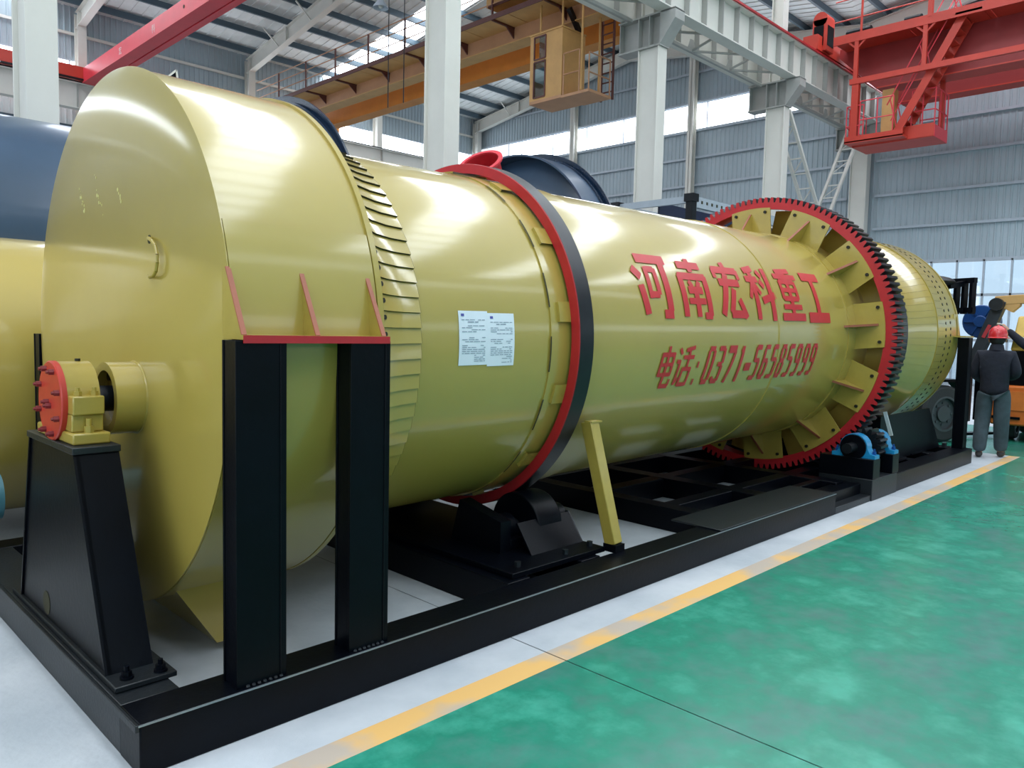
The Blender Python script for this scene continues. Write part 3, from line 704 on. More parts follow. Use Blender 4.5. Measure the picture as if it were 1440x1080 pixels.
# ================================================================== SKID FRAME
sk_ = thing('skid_frame', 'long black steel base frame with upright posts along its edge', 'frame')
YB, ZB = 2.73, .19
YO = 2*4.2 - YB
def bar(name, x0, x1, y0, y1, z0, z1, mt=BLK, par=None, bv=.006): return M().box(x0, x1, y0, y1, z0, z1).out(name, mt, par or sk_, bevel=bv)
bar('side_beam', .95, 6.90, YB, YB+.20, 0, ZB)
bar('side_beam', 8.42, 11.2, YB, YB+.22, 0, ZB)
bar('side_beam', .95, 11.2, YO-.2, YO, 0, ZB)
bar('end_beam', .952, 1.17, YB+.20, YO-.2, 0, ZB-.002, BLKT)
bar('edge_angle', .935, .95, YB, YO, .165, .192, BLKT, bv=.003)
bar('end_beam', 11.0, 11.2, YB+.22, YO-.2, 0, ZB-.002)
for x0, x1 in ((2.98, 3.16), (3.62, 3.80), (5.25, 5.42), (6.30, 6.48), (7.45, 7.62), (8.45, 8.62), (8.95, 9.1), (9.55, 9.7), (10.3, 10.45)):
    bar('cross_beam', x0, x1, YB+.22, YO-.2, 0, ZB-.004)
bar('inner_beam', 5.42, 8.45, 3.42, 3.56, 0, ZB-.006); bar('inner_beam', 5.42, 8.45, 4.15, 4.3, 0, ZB-.006); bar('inner_beam', 5.42, 8.45, 4.9, 5.04, 0, ZB-.006)
bar('top_plate', 4.90, 6.88, YB+.005, YB+.42, ZB, ZB+.012, BLKT, bv=.003)
bar('link_beam', 6.90, 7.74, YB+.10, YB+.28, 0, ZB-.03)
bar('cable_tray_beam', 6.92, 7.60, YB+.38, YB+.46, 0, ZB-.01)
bar('lower_plate', 6.90, 7.74, YB, YB+.12, 0, .06, BLKT)
def post(x0, x1, y0, y1, z1):
    mm = M(); t = .012
    mm.box(x0, x1, y0, y0+t, ZB, z1).box(x0, x1, y1-t, y1, ZB, z1).box((x0+x1)/2-.005, (x0+x1)/2+.005, y0+t, y1-t, ZB, z1)
    mm.box(x0+.004, x0+.012, y0+t, y1-t, ZB, z1)
    mm.box(x1-.03, x1-.024, y0-.004, y0, ZB, z1)
    return mm.out('post', BLK, sk_, bevel=.003)
post(1.345, 1.50, 5.50, 5.62, 1.50); post(1.82, 2.02, 5.50, 5.62, 1.50)
post(1.315, 1.525, 2.755, 2.87, 1.532); post(1.82, 2.022, 2.755, 2.87, 1.532)
post(11.03, 11.19, 2.80, 2.93, 1.61)
wm = M()
for x0, x1 in ((1.36, 1.50), (1.85, 1.99)):
    for i in range(7): wm.sphere((x0+(x1-x0)*i/6, 2.752, ZB+.002), .009, n=6, k=4)
wm.out('foot_weld', BLKT, sk_, kind='stuff')
M().beam((.945, YB-.001, ZB-.002), (6.90, YB-.001, ZB-.002), .006).out('worn_edge_highlight', mat('worn_highlight_steel', (150, 160, 170), .35, metal=.7), sk_)  # bright strip: wear plus the edge's highlight put into the colour
finish(sk_, (.95, YB, 0))

# yellow strut bracing the shell
br = thing('strut', 'yellow square strut leaning from the black base frame onto the drum', 'strut')
M().beam((3.94, 2.955, .235), (3.90, 3.15, 1.01), .085, .085, upv=(1,0,0)).out('tube', YELD, br, bevel=.006)
M().box(3.89, 3.985, 2.90, 3.0, .192, .24).out('foot', BLK, br); M().box(3.86, 3.97, 3.10, 3.16, 1.005, 1.015).out('end_cap', YELD, br)
finish(br, (3.94, 2.95, .19))

# ================================================================== SUPPORT ROLLERS
def roller_station(X, label, front):
    s = thing('support_roller', label, 'roller')
    zc = DZ + TILT*(X-DX); R0, rr = 1.2, .22
    a = math.radians(31)
    for sgn in (-1, 1):
        if sgn == 1 and not front: pass
        y = DY + sgn*(R0+rr)*math.sin(a); z = zc - (R0+rr)*math.cos(a) + .0
        M().cyl((X-.11, y, z), (X+.11, y, z), rr, n=48).out('wheel', BLK, s, bevel=.01)
        M().cyl((X-.3, y, z), (X+.3, y, z), .05, n=16).out('shaft', DST, s)
        for dx in (-.24, .24):
            M().lathe([(X+dx-.06, .10), (X+dx+.06, .10), (X+dx+.06, .05), (X+dx-.06, .05)], n=24, closed=True, cy=y, cz=z).out('bearing', BLK, s)
            M().box(X+dx-.06, X+dx+.06, y-.15, y+.15, ZB+.03, z-.03).out('bearing_foot', BLK, s, bevel=.006)
        if sgn == -1:
            # cover box round the front roller with a sloping apron
            M().add([(X-.40, y-.16, ZB+.03), (X-.40, y-.16, z+.10), (X-.40, y+.22, z+.18), (X-.40, y+.3, ZB+.03), (X-.31, y-.16, ZB+.03), (X-.31, y-.16, z+.10), (X-.31, y+.22, z+.18), (X-.31, y+.3, ZB+.03)],
                    [(0,1,2,3), (7,6,5,4), (0,4,5,1), (1,5,6,2), (2,6,7,3), (3,7,4,0)]).out('side_guard', BLK, s)
            M().add([(X-.28, y-.30, ZB+.03), (X+.20, y-.30, ZB+.03), (X+.20, y-.17, ZB+.20), (X-.28, y-.17, ZB+.20), (X-.28, y-.315, ZB+.03), (X+.20, y-.315, ZB+.03), (X+.20, y-.185, ZB+.205), (X-.28, y-.185, ZB+.205)],
                    [(0,1,2,3), (7,6,5,4), (0,4,5,1), (1,5,6,2), (2,6,7,3), (3,7,4,0)]).out('apron_plate', BLK, s)
            M().prism([(y-.31, ZB+.03), (y-.16, ZB+.03), (y-.16, ZB+.21), (y-.185, ZB+.21)], 'x', X+.20, X+.212).out('apron_cheek', BLKT, s)
    M().box(X-.62, X+.22, 2.98, YO-.25, ZB-.002, ZB+.03).out('bed_plate', BLK, s, bevel=.004)
    bt = M().cyl((0, 0, 0), (0, 0, .03), .02, n=6).mesh('anchor_bolt', BLKT)
    for x, y in ((X-.5, 3.06), (X+.16, 3.06), (X-.1, 3.04)): link('anchor_bolt', bt, s, (x, y, ZB+.03))
    return finish(s, (X, DY, ZB))
roller_station(3.667, 'black roller set under the near red and black drum ring', True)
roller_station(9.30, 'black roller set under the far drum ring, behind the blue pinion bearings', False)

# dark thrust saddle beside the far end
sd = thing('end_saddle', 'dark trapezoid plate support under the far end of the drum', 'support')
M().prism([(3.15, ZB), (5.2, ZB), (4.95, .62), (3.42, .62)], 'x', 10.0, 10.05).out('saddle_plate', BLK, sd)
M().box(9.9, 10.3, 3.05, 5.3, ZB, ZB+.02).out('saddle_base', BLK, sd)
for y in (3.5, 4.2, 4.9): M().prism([(9.92, ZB+.02), (10.28, ZB+.02), (10.05, .55), (10.0, .55)], 'y', y, y+.02).out('saddle_rib', BLK, sd)
M().prism([(8.85, ZB), (11.0, ZB), (10.5, .72), (8.85, .72)], 'y', 3.06, 3.09).out('side_panel', BLK, sd)
M().prism([(8.85, ZB), (8.88, ZB), (8.88, .72), (8.85, .72)], 'y', 3.09, 3.35).out('side_panel', BLK, sd)
M().cyl((10.95, 2.99, ZB), (10.95, 2.99, ZB+.06), .03, n=6).out('anchor_bolt', BLKT, sd)
finish(sd, (10.1, 4.2, ZB))

# ================================================================== PINION DRIVE
pi_ = thing('pinion_drive', 'small toothed pinion between two bright blue bearings on a black stand', 'gear')
PYc, PZc = 2.93, .505
M().box(7.74, 8.42, 2.72, 3.25, 0, .21).out('stand_base', BLKT, pi_, bevel=.006)
M().box(7.74, 7.92, 2.72, 3.25, .21, .405).out('stand_pillar', BLK, pi_, bevel=.006)
M().box(8.27, 8.45, 2.72, 3.25, .21, .405).out('stand_pillar', BLK, pi_, bevel=.006)
def pillow(x0, x1):
    pts = [(PYc-.21, .405), (PYc-.21, .44), (PYc-.16, .45), (PYc-.135, .50)]
    pts += [(PYc - .135*math.cos(math.radians(t)), PZc + .135*math.sin(math.radians(t))) for t in range(-10, 191, 20)]
    pts += [(PYc+.135, .50), (PYc+.16, .45), (PYc+.21, .44), (PYc+.21, .405)]
    h = M().prism(pts, 'x', x0, x1).out('bearing_block', BLUE, pi_, bevel=.01)
    M().cyl((x0-.02, PYc, PZc), (x0, PYc, PZc), .125, n=28).out('end_cover', BLK, h)
    for y in (PYc-.18, PYc+.18): M().cyl(((x0+x1)/2, y, .44), ((x0+x1)/2, y, .475), .02, n=6).cyl(((x0+x1)/2, y, .475), ((x0+x1)/2, y, .50), .01, n=6).out('holding_bolt', BLUD, h)
pillow(7.77, 7.89); pillow(8.30, 8.42)
M().cyl((7.6, PYc, PZc), (8.5, PYc, PZc), .05, n=20).out('shaft', DST, pi_)
pg = M().cyl((8.06, PYc, PZc), (8.26, PYc, PZc), .115, n=32).out('pinion', DST, pi_)
ptm = M().add([(8.06, .112, -.026), (8.06, .162, -.011), (8.06, .162, .011), (8.06, .112, .026), (8.26, .112, -.026), (8.26, .162, -.011), (8.26, .162, .011), (8.26, .112, .026)], [(0,1,2,3), (4,7,6,5), (0,4,5,1), (1,5,6,2), (2,6,7,3)]).mesh('pinion_tooth', DST, ang=10)
for i in range(14): link('pinion_tooth', ptm, pg, (0, PYc, PZc), rot=(2*PI*i/14 + .1, 0, 0))
M().beam((8.24, 2.74, .60), (8.20, 2.80, .84), .035, .012, upv=(1,0,0)).out('key_bar', mat('bright_bare_steel', (214, 218, 214), .3, metal=.5), pi_)
finish(pi_, (8.08, PYc, 0))

# ================================================================== OUTLET HOOD
oh = thing('outlet_hood', 'yellow ring hood with paired bolt holes at the far end of the drum', 'hood')
ozc = DZ + TILT*(10.7-DX)
M().lathe([(10.26, 1.258), (11.06, 1.258), (11.06, 1.0), (11.04, 1.0), (11.04, 1.24), (10.26, 1.248)], n=140, closed=True, cy=DY, cz=ozc).out('hood_shell', YEL, oh, ang=25)
M().lathe([(11.02, 1.262), (11.02, 1.268), (11.07, 1.268), (11.07, 1.262)], n=140, closed=True, cy=DY, cz=ozc).out('end_flange', YELD, oh, ang=25)
M().lathe([(11.05, 0), (11.05, 1.02)], n=64, cy=DY, cz=ozc).out('end_plate', YELP, oh)
bme2 = M().cyl((10.56, -1.252, 0), (10.56, -1.2625, 0), .018, n=8).cyl((10.75, -1.252, .012), (10.75, -1.2625, .012), .018, n=8).mesh('bolt_pair', BOLT)
for i in range(100): link('bolt_pair', bme2, oh, (0, DY, ozc), rot=(2*PI*i/100, 0, 0))
lme3 = M().add([(10.28, -1.2592, -.0014), (10.5, -1.2592, -.0014), (10.5, -1.2592, .0014), (10.28, -1.2592, .0014)], [(0,1,2,3)]).mesh('leaf_joint', GAP)
for i in range(84): link('leaf_joint', lme3, oh, (0, DY, ozc), rot=(2*PI*(i+.4)/84, 0, 0))
M().prism([(10.85, ozc-.02), (11.25, ozc-.02), (11.07, ozc+.28), (10.9, ozc+.28)], 'y', 2.96, 2.975).out('support_bracket', YELD, oh)
M().box(10.86, 11.22, 2.80, 2.96, 1.612, 1.63).out('bracket_plate', YELD, oh)
M().box(10.55, 10.75, 3.9, 4.5, ZB, .45).out('hood_foot', BLK, oh)
finish(oh, (10.6, DY, ZB))

# ================================================================== MACHINES BEHIND
yd = thing('rotary_drum', 'second yellow drum lying in shade at the left edge, below the dark blue drum', 'drum')
YY, YZ = 6.72, 1.178
M().lathe([(-5, 0), (-5, 1.0), (9.2, 1.0), (9.2, 0)], n=96, cy=YY, cz=YZ).out('shell', YEL, yd, ang=25)  # unseen length carried on behind the main drum to block light below it
for x in (-3.0, 3.5, 7.0): M().lathe([(x, .995), (x, 1.03), (x+.15, 1.03), (x+.15, .995)], n=96, cy=YY, cz=YZ).out('riding_ring', DST, yd, ang=25)
for x in (-2.9, 3.57, 7.07):
    M().box(x-.2, x+.2, YY-.7, YY+.7, 0, .06).out('cradle', BLK, yd)
    for y in (YY-.45, YY+.45): M().prism([(y-.2, .06), (y+.2, .06), (y+(.0 if y < YY else .12), .30), (y-(.12 if y < YY else .0), .30)], 'x', x-.1, x+.1).out('cradle_block', BLK, yd)
finish(yd, (0, YY, 0))
bd = thing('blue_drum', 'dark blue steel drum shell at the left edge above the shaded yellow drum', 'drum')
M().lathe([(-6, 1.25), (-6, 1.3), (3.9, 1.3), (3.9, 1.25)], n=96, closed=True, cy=9.35, cz=2.32).out('shell', NAVY, bd, ang=25)
for x in (-4, 0, 3.2):
    M().prism([(8.5, 0), (10.2, 0), (10.2, 1.5), (9.9, 1.14), (9.35, 1.0), (8.8, 1.14), (8.5, 1.5)], 'x', x-.1, x+.1).out('saddle', BLK, bd)
finish(bd, (0, 9.35, 0))
def blue_ring(label, x0, x1, cy, cz, R, cat='ring', closed=False):
    b = thing('blue_shell_section', label, cat)
    M().lathe([(x0, R-.03), (x0, R), (x1, R), (x1, R-.03)], n=120, closed=True, cy=cy, cz=cz).out('shell', NAVY, b, ang=25)
    M().lathe([(x1-.03, R-.02), (x1-.03, R+.10), (x1, R+.10), (x1, R-.02)], n=120, closed=True, cy=cy, cz=cz).out('end_flange', NAVYD, b, ang=25)
    M().lathe([(x1-.12, R), (x1-.12, R+.03), (x1-.09, R+.03), (x1-.09, R)], n=120, closed=True, cy=cy, cz=cz).out('stiffening_hoop', NAVYD, b, ang=25)
    if closed: M().lathe([(x0+.02, 0), (x0+.03, R*.3), (x0+.07, R*.6), (x0+.16, R*.85), (x0+.3, R-.02)], n=96, cy=cy, cz=cz).out('dished_head', NAVY, b)
    for y in (cy-1.1, cy+1.1): M().prism([(y-.25, 0), (y+.25, 0), (y+.2, cz-R*.87+.02), (y-.2, cz-R*.87+.02)], 'x', x0+.1, x1-.14).out('timber_chock', CTAN, b)
    return finish(b, ((x0+x1)/2, cy, 0))
blue_ring('dark blue ring section standing behind the yellow inlet hood', 4.85, 5.2, 9.78, 2.36, 2.12)
blue_ring('dark blue flanged shell section behind the yellow drum, right of the red ring', 9.63, 10.22, 9.75, 2.6, 2.0, 'drum', True)
# small white edged plate corner standing above the hood
pc = thing('plate_offcut', 'white edged black steel plate corner poking up behind the hood', 'plate')
M().add([(3.37, 8.7, 4.19), (3.49, 8.7, 4.31), (3.52, 8.7, 4.10), (3.37, 8.73, 4.19), (3.49, 8.73, 4.31), (3.52, 8.73, 4.10)], [(0,1,2), (5,4,3), (0,3,4,1), (1,4,5,2)]).out('plate', BLK, pc)
M().beam((3.37, 8.695, 4.19), (3.49, 8.695, 4.31), .018).beam((3.49, 8.695, 4.31), (3.52, 8.695, 4.10), .018).out('white_edge', STL, pc)
M().beam((3.5, 8.72, 3.45), (3.5, 8.72, 4.12), .05).out('prop', DST, pc)
finish(pc, (3.5, 8.72, 3.45))
# red duct mouth
rd = thing('red_duct', 'red duct with an oval flanged mouth just above the red drum ring', 'duct')
c = Vector((8.28, 9.0, 4.14)); nn = Vector((-.62, -.2, .76)).normalized()
M().cyl(c - nn*.9, c, .24, .30, n=40, caps=False).out('mouth', RED, rd)
u = nn.cross(Vector((0,0,1))).normalized(); w = nn.cross(u); mm = M(); vs = []
for i in range(40):
    t = 2*PI*i/40
    for r, h in ((.295, 0), (.36, 0), (.36, .03), (.295, .03)): vs.append(c + (u*math.cos(t)+w*math.sin(t))*r + nn*h)
mm.add(vs, [(4*i+k, 4*i+(k+1)%4, 4*((i+1)%40)+(k+1)%4, 4*((i+1)%40)+k) for i in range(40) for k in range(4)]); mm.out('mouth_flange', CPNK, rd)
M().cyl((8.85, 9.22, 0), c - nn*.85, .25, .25, n=32).out('riser', RED, rd)
finish(rd, (8.85, 9.22, 0))
# container-like frame
cf = thing('steel_container', 'tall dark open steel container frame with a pale top rail behind the gear', 'container')
X0, Y0, Z1 = 14.0, 8.8, 4.40
for x, y in ((X0, Y0), (X0, Y0+1.9), (X0+6, Y0), (X0+6, Y0+1.9)):
    M().beam((x, y, 0), (x, y, Z1), .16).out('corner_post', DST, cf); M().box(x-.11, x+.11, y-.11, y+.11, Z1-.12, Z1+.04).out('corner_casting', DST, cf)
for y in (Y0, Y0+1.9): M().box(X0, X0+6, y-.05, y+.05, Z1-.22, Z1).out('top_rail', GIRT, cf)
for x in (X0, X0+6): M().box(x-.04, x+.04, Y0, Y0+1.9, Z1-.14, Z1).out('end_rail', GIRT, cf)
M().box(X0+.05, X0+6, Y0+.8, Y0+.85, 0, Z1-.05).out('inner_panel', mat('deep_blue_panel', (20, 34, 62), .5), cf)
M().box(X0+.05, X0+.09, Y0+.1, Y0+1.85, 0, Z1-.5).out('end_panel', SHEETL, cf)
for i in range(7): M().box(X0+.3+.2*i, X0+.36+.2*i, Y0-.056, Y0-.05, Z1-.13, Z1-.07).out('slot', GAP, cf)
finish(cf, (X0+3, Y0+1, 0))
# teal flanged pipe, lower left
tp_ = thing('flanged_pipe', 'teal steel pipe stub with round flange at the lower left edge', 'pipe')
M().cyl((.30, 5.6, .49), (1.12, 5.6, .49), .08, n=24).out('pipe', TEAL, tp_)
M().cyl((1.105, 5.6, .49), (1.135, 5.6, .49), .145, n=28).out('flange', TEAL, tp_)
M().prism([(5.49, .19), (5.66, .19), (5.64, .42), (5.53, .42)], 'x', .98, 1.05).out('stand', TEAL, tp_)
finish(tp_, (1.0, 5.6, .19))

# ================================================================== ORANGE BRIDGE CRANE
oc = thing('bridge_crane', 'orange double girder bridge crane with walkway and hanging operator cab', 'crane')
for x0, mt in ((16.55, CBRN), (18.2, CORG)):
    M().box(x0, x0+.42, 12.2, 31.0, 10.02, 11.0).out('girder', mt, oc); M().box(x0-.06, x0+.48, 12.2, 31.0, 10.0, 10.03).out('girder_flange', CTAN if x0 < 17 else CORG, oc)
    M().beam((x0+.21, 12.2, 11.03), (x0+.21, 31.0, 11.03), .06).out('trolley_rail', DST, oc)
n = 10
for i in range(n):
    y0 = 12.4 + 18.4*i/n; y1 = 12.4 + 18.4*(i+1)/n
    M().box(15.66, 16.55, y0+.012, y1-.012, 10.44, 10.47).out('walkway_plank', CTAN, oc)
M().box(15.63, 15.66, 12.4, 30.8, 10.40, 10.54).out('walkway_edge', CAGED, oc)
y = 14.6
while y < 30.6:
    M().beam((15.66, y, 10.41), (16.55, y, 10.41), .06).prism([(16.2, 10.40), (16.55, 10.40), (16.55, 10.12)], 'y', y-.02, y+.02).out('walkway_bracket', CAGED, oc)
    M().beam((15.66, y, 10.5), (15.66, y, 11.5), .05).out('rail_post', CAGED, oc)
    y += 2.05
for z in (10.85, 11.18, 11.5): M().cyl((15.66, 12.4, z), (15.66, 30.8, z), .018, n=6).out('handrail', CBRN, oc)
for y in (12.25, 30.95): M().box(15.6, 19.6, y-.2, y+.2, 10.12, 10.62).out('end_carriage', CORG, oc)
M().box(15.75, 16.5, 15.6, 17.0, 10.85, 11.6).out('control_cabinet', CTAN, oc); M().box(15.72, 15.75, 15.65, 16.9, 10.80, 10.88).out('cabinet_sill', CAGED, oc)
M().box(16.5, 18.7, 13.3, 14.9, 11.1, 11.7).out('trolley', mat('trolley_blue_grey', (52, 66, 86), .5), oc)
# cab
cb = M().box(15.90, 15.93, 14.15, 14.74, 7.90, 9.66).box(15.90, 15.93, 14.74, 15.18, 9.60, 9.66).box(15.90, 15.93, 14.74, 15.18, 8.93, 9.0).box(15.90, 15.93, 14.74, 15.18, 7.90, 7.97).box(15.90, 15.93, 15.18, 15.33, 7.90, 9.66)
cb.box(15.93, 16.85, 14.15, 14.18, 7.90, 9.66).box(15.93, 16.85, 15.30, 15.33, 7.90, 8.5).box(16.82, 16.85, 14.18, 15.30, 7.90, 8.15).box(16.82, 16.85, 14.18, 15.30, 9.55, 9.66).box(15.88, 16.87, 14.13, 15.35, 9.66, 9.70)
cab_ = cb.out('operator_cab', CTAN, oc)
M().box(15.90, 16.85, 14.15, 15.33, 7.82, 7.90).out('cab_floor', CBRN, oc)
M().box(15.91, 15.918, 14.76, 15.16, 7.99, 8.91).out('door_pane', CABG, cab_); M().box(15.91, 15.918, 14.76, 15.0, 9.02, 9.58).out('window_pane', CABG, cab_)
fm = M()
for z0, z1 in ((7.97, 8.93), (9.0, 9.6)):
    fm.beam((15.895, 14.75, z0), (15.895, 14.75, z1), .035).beam((15.895, 15.17, z0), (15.895, 15.17, z1), .035).beam((15.895, 14.75, z0), (15.895, 15.17, z0), .035).beam((15.895, 14.75, z1), (15.895, 15.17, z1), .035)
fm.out('window_seal', CAGED, cab_)
M().box(16.2, 16.5, 14.75, 15.0, 7.9, 8.35).out('operator_seat', BLUD, cab_)
M().box(15.90, 16.85, 13.2, 14.15, 7.80, 7.87).out('porch_floor', CBRN, oc)
pr = M()
for (x, y) in ((15.92, 13.55), (15.92, 14.1)): pr.cyl((x, y, 7.87), (x, y, 8.95), .02, n=6)
pr.cyl((15.92, 13.55, 8.95), (15.92, 14.1, 8.95), .02, n=6).cyl((15.92, 13.55, 8.4), (15.92, 14.1, 8.4), .02, n=6)
for x in (15.92, 16.4, 16.8): pr.cyl((x, 13.22, 7.87), (x, 13.22, 8.8), .02, n=6)
for z in (8.3, 8.8): pr.cyl((15.92, 13.22, z), (16.8, 13.22, z), .02, n=6)
pr.out('porch_railing', CBRN, oc)
for (x, y) in ((15.95, 15.0), (15.95, 14.2), (15.95, 13.5), (16.8, 13.6)): M().cyl((x, y, 7.9 if y < 14 else 9.66), (x, y, 10.45), .03, n=8).out('hanger', CTAN, oc)
ld = M()
for y in (13.35, 13.75): ld.beam((17.1, y, 7.87), (17.1, y, 10.4), .05)
for i in range(9): ld.beam((17.1, 13.35, 8.1+.26*i), (17.1, 13.75, 8.1+.26*i), .03)
ld.out('cab_ladder', CAGED, oc)
M().beam((16.3, 14.3, 10.3), (16.8, 14.3, 9.75), .12).out('brace_arm', DST, oc)
hk = M().cyl((17.6, 13.2, 9.75), (17.6, 13.2, 10.0), .02, n=6)
hk.tube([(17.6, 13.2 + .11*math.sin(t*.5), 9.66 + .11*math.cos(t*.5)) for t in range(0, 10)], .03, 8); hk.out('hook', BLK, oc)
finish(oc, (17.4, 21, 10.0))

# ================================================================== FADED RED CRANE (upper left)
rc = thing('bridge_crane', 'faded red single girder crane crossing the upper left corner', 'crane')
M().box(9.14, 9.50, 12.2, 31.0, 10.02, 10.52).out('box_girder', CPNK, rc)
M().box(9.11, 9.53, 12.2, 31.0, 10.0, 10.022).out('lower_flange', CPNK, rc)
M().box(9.56, 9.76, 12.2, 31.0, 9.985, 10.01).out('trolley_flange', CPNK, rc); M().box(9.65, 9.67, 12.2, 31.0, 10.01, 10.5).out('trolley_web', CPNK, rc)
for y in (14, 18, 22, 26, 30): M().box(9.50, 9.65, y-.01, y+.01, 10.05, 10.5).out('web_plate', CPNK, rc)
M().box(6.6, 12.4, 30.95, 31.4, 10.12, 10.55).out('end_carriage', CRED, rc); M().box(6.6, 12.4, 30.9, 30.95, 10.08, 10.13).out('carriage_dark_rail', DST, rc)  # the second box is a dark strip along the carriage's lower edge
def flat_char(key, y0, z0, w, h, x, mtl, par):
    mm = M()
    for (a, b, c_, d_, t) in G[key]:
        p = Vector((x, y0 - a/100*w, z0 + b/100*h)); q = Vector((x, y0 - c_/100*w, z0 + d_/100*h)); mm.beam(p, q, .003, t/100*.5*h, upv=(0, 0, 1)) if abs(p.z-q.z) < abs(p.y-q.y) else mm.beam(p, q, t/100*.5*h, .003, upv=(1, 0, 0))
    return mm.out('painted_character', mtl, par)
WHT = mat('white_lettering', (240, 232, 226), .5)
flat_char('hong', 27.35, 10.14, .26, .24, 9.137, WHT, rc); flat_char('ke', 24.55, 10.14, .26, .24, 9.137, WHT, rc)
M().cyl((9.14, 22.2, 10.30), (9.132, 22.2, 10.30), .05, n=12).out('lifting_hole', GAP, rc)
finish(rc, (9.35, 21.5, 10.0))

# ================================================================== RED BRIDGE CRANE (upper right)
kc = thing('bridge_crane', 'bright orange red bridge crane with stair and cage platform at upper right', 'crane')
M().prism([(-8.3, 9.2), (9.35, 9.2), (10.5, 10.33), (10.5, 10.6), (-8.3, 10.6)], 'x', 25.0, 25.6).out('girder', CREDD, kc); M().box(24.94, 25.66, -8.3, 9.3, 9.17, 9.21).out('girder_flange', CRED, kc)
M().prism([(-8.3, 9.2), (9.35, 9.2), (10.5, 10.33), (10.5, 10.6), (-8.3, 10.6)], 'x', 27.0, 27.5).out('girder', CREDD, kc); M().box(26.94, 27.56, -8.3, 9.3, 9.17, 9.21).out('girder_flange', CRED, kc)
M().box(24.0, 24.05, -8.3, 10.3, 10.40, 10.66).out('walkway_edge_beam', CRED, kc)
n = 9
for i in range(n):
    a, b = -8.3 + 18.6*i/n, -8.3 + 18.6*(i+1)/n; M().box(24.05, 25.0, a+.01, b-.01, 10.48, 10.52).out('walkway_plate', CRED, kc)
for y in (9.6, 7.7, 5.8, 3.9, 2.0):
    if y > 7: M().beam((24.05, y, 9.25), (24.05, y, 10.45), .12, .08).out('hanger_post', CRED, kc); M().beam((24.05, y+.02, 10.2), (24.05, y+.25, 10.42), .05).beam((24.05, y-.02, 10.2), (24.05, y-.25, 10.42), .05).out('hanger_gusset', CRED, kc)
    M().beam((24.05, y-.1, 10.6), (24.05, y-.1, 11.7), .05 if y != 7.7 else .12).out('rail_post', CRED, kc)
for z in (11.1, 11.7): M().cyl((24.05, -8.3, z), (24.05, 10.3, z), .02, n=6).out('handrail', CRED, kc)
M().beam((24.05, 9.75, 9.22), (24.05, 5.2, 9.22), .12, .16).out('lower_beam', CRED, kc)
M().beam((24.1, 9.58, 7.5), (24.1, 9.58, 9.3), .20, .16).out('platform_post', CRED, kc)
M().beam((25.5, 7.6, 7.4), (25.5, 7.6, 9.3), .12, .12).out('platform_post', CRED, kc)
M().box(24.0, 24.75, 8.15, 9.82, 7.40, 7.46).out('landing_plate', CRED, kc); M().box(24.45, 25.6, 7.45, 9.75, 7.36, 7.42).out('platform_floor', CRED, kc)
M().box(24.0, 24.03, 8.15, 9.82, 7.42, 7.60).out('toe_board', CRED, kc); M().box(24.43, 24.46, 7.45, 8.3, 7.38, 7.75).out('toe_board', CRED, kc); M().box(24.45, 25.6, 7.43, 7.46, 7.36, 7.70).out('toe_board', CPNK, kc); M().box(25.56, 25.6, 7.45, 9.75, 7.38, 7.75).out('toe_board', CRED, kc)
def cage(pts, z0, z1):
    mm = M()
    for a, b in zip(pts, pts[1:]):
        for z in (z0+.45, z1): mm.cyl((a[0], a[1], z), (b[0], b[1], z), .018, n=6)
    for a in pts: mm.cyl((a[0], a[1], z0), (a[0], a[1], z1), .018, n=6)
    return mm
cage([(24.05, 9.3), (24.05, 9.8), (24.4, 9.85), (24.9, 9.85), (25.6, 9.8)], 7.46, 8.5).out('cage_rail', CPNK, kc)
cage([(24.5, 8.1), (24.5, 7.8), (24.5, 7.47), (24.9, 7.45), (25.3, 7.45), (25.58, 7.45), (25.58, 8.2), (25.58, 9.2)], 7.7, 8.75).out('cage_rail', CPNK, kc)
cage([(24.02, 9.4), (24.02, 8.9), (24.02, 8.45)], 7.6, 8.6).out('cage_rail', CPNK, kc)
p0, p1 = Vector((24.2, 8.45, 7.45)), Vector((24.2, 6.8, 10.5)); off = Vector((.62, 0, 0))
M().beam(p0, p1, .05, .24, upv=(1,0,0)).out('stair_stringer', mat('stair_orange', (226, 84, 40), .4), kc) if False else M().beam(p0, p1, .22, .05, upv=(1,0,0)).out('stair_stringer', CRED, kc)
M().beam(p0+off, p1+off, .22, .05, upv=(1,0,0)).out('stair_stringer', CRED, kc)
for i in range(12):
    c = p0 + (p1-p0)*((i+.6)/12); M().box(24.22, 24.8, c.y-.12, c.y+.10, c.z-.015, c.z+.015).out('stair_tread', CRED, kc)
hr = M(); hz = Vector((0, .25, .95))
for o_ in (Vector((0,0,0)), off):
    hr.cyl(p0+hz+o_, p1+hz+o_+Vector((0,-.2,.5)), .018, n=6); hr.cyl(p0+hz*.5+o_, p1+hz*.5+o_, .015, n=6)
    for t in (.05, .5, .95): hr.cyl(p0+(p1-p0)*t+o_, p0+(p1-p0)*t+hz+o_, .018, n=6)
hr.out('stair_handrail', CPNK, kc)
M().box(24.0, 24.9, 6.3, 6.95, 10.46, 10.52).out('stair_landing', CRED, kc)
M().box(24.5, 24.85, 8.62, 8.95, 7.46, 8.95).out('control_cabinet', CTAN, kc)
M().box(24.75, 25.0, 7.9, 8.15, 7.42, 7.85).cyl((24.87, 8.02, 7.85), (24.87, 8.02, 8.8), .03, n=8).out('limit_switch', STLD, kc)
M().box(23.6, 28.6, 10.62, 11.08, 10.31, 10.75).out('end_carriage', CRED, kc)
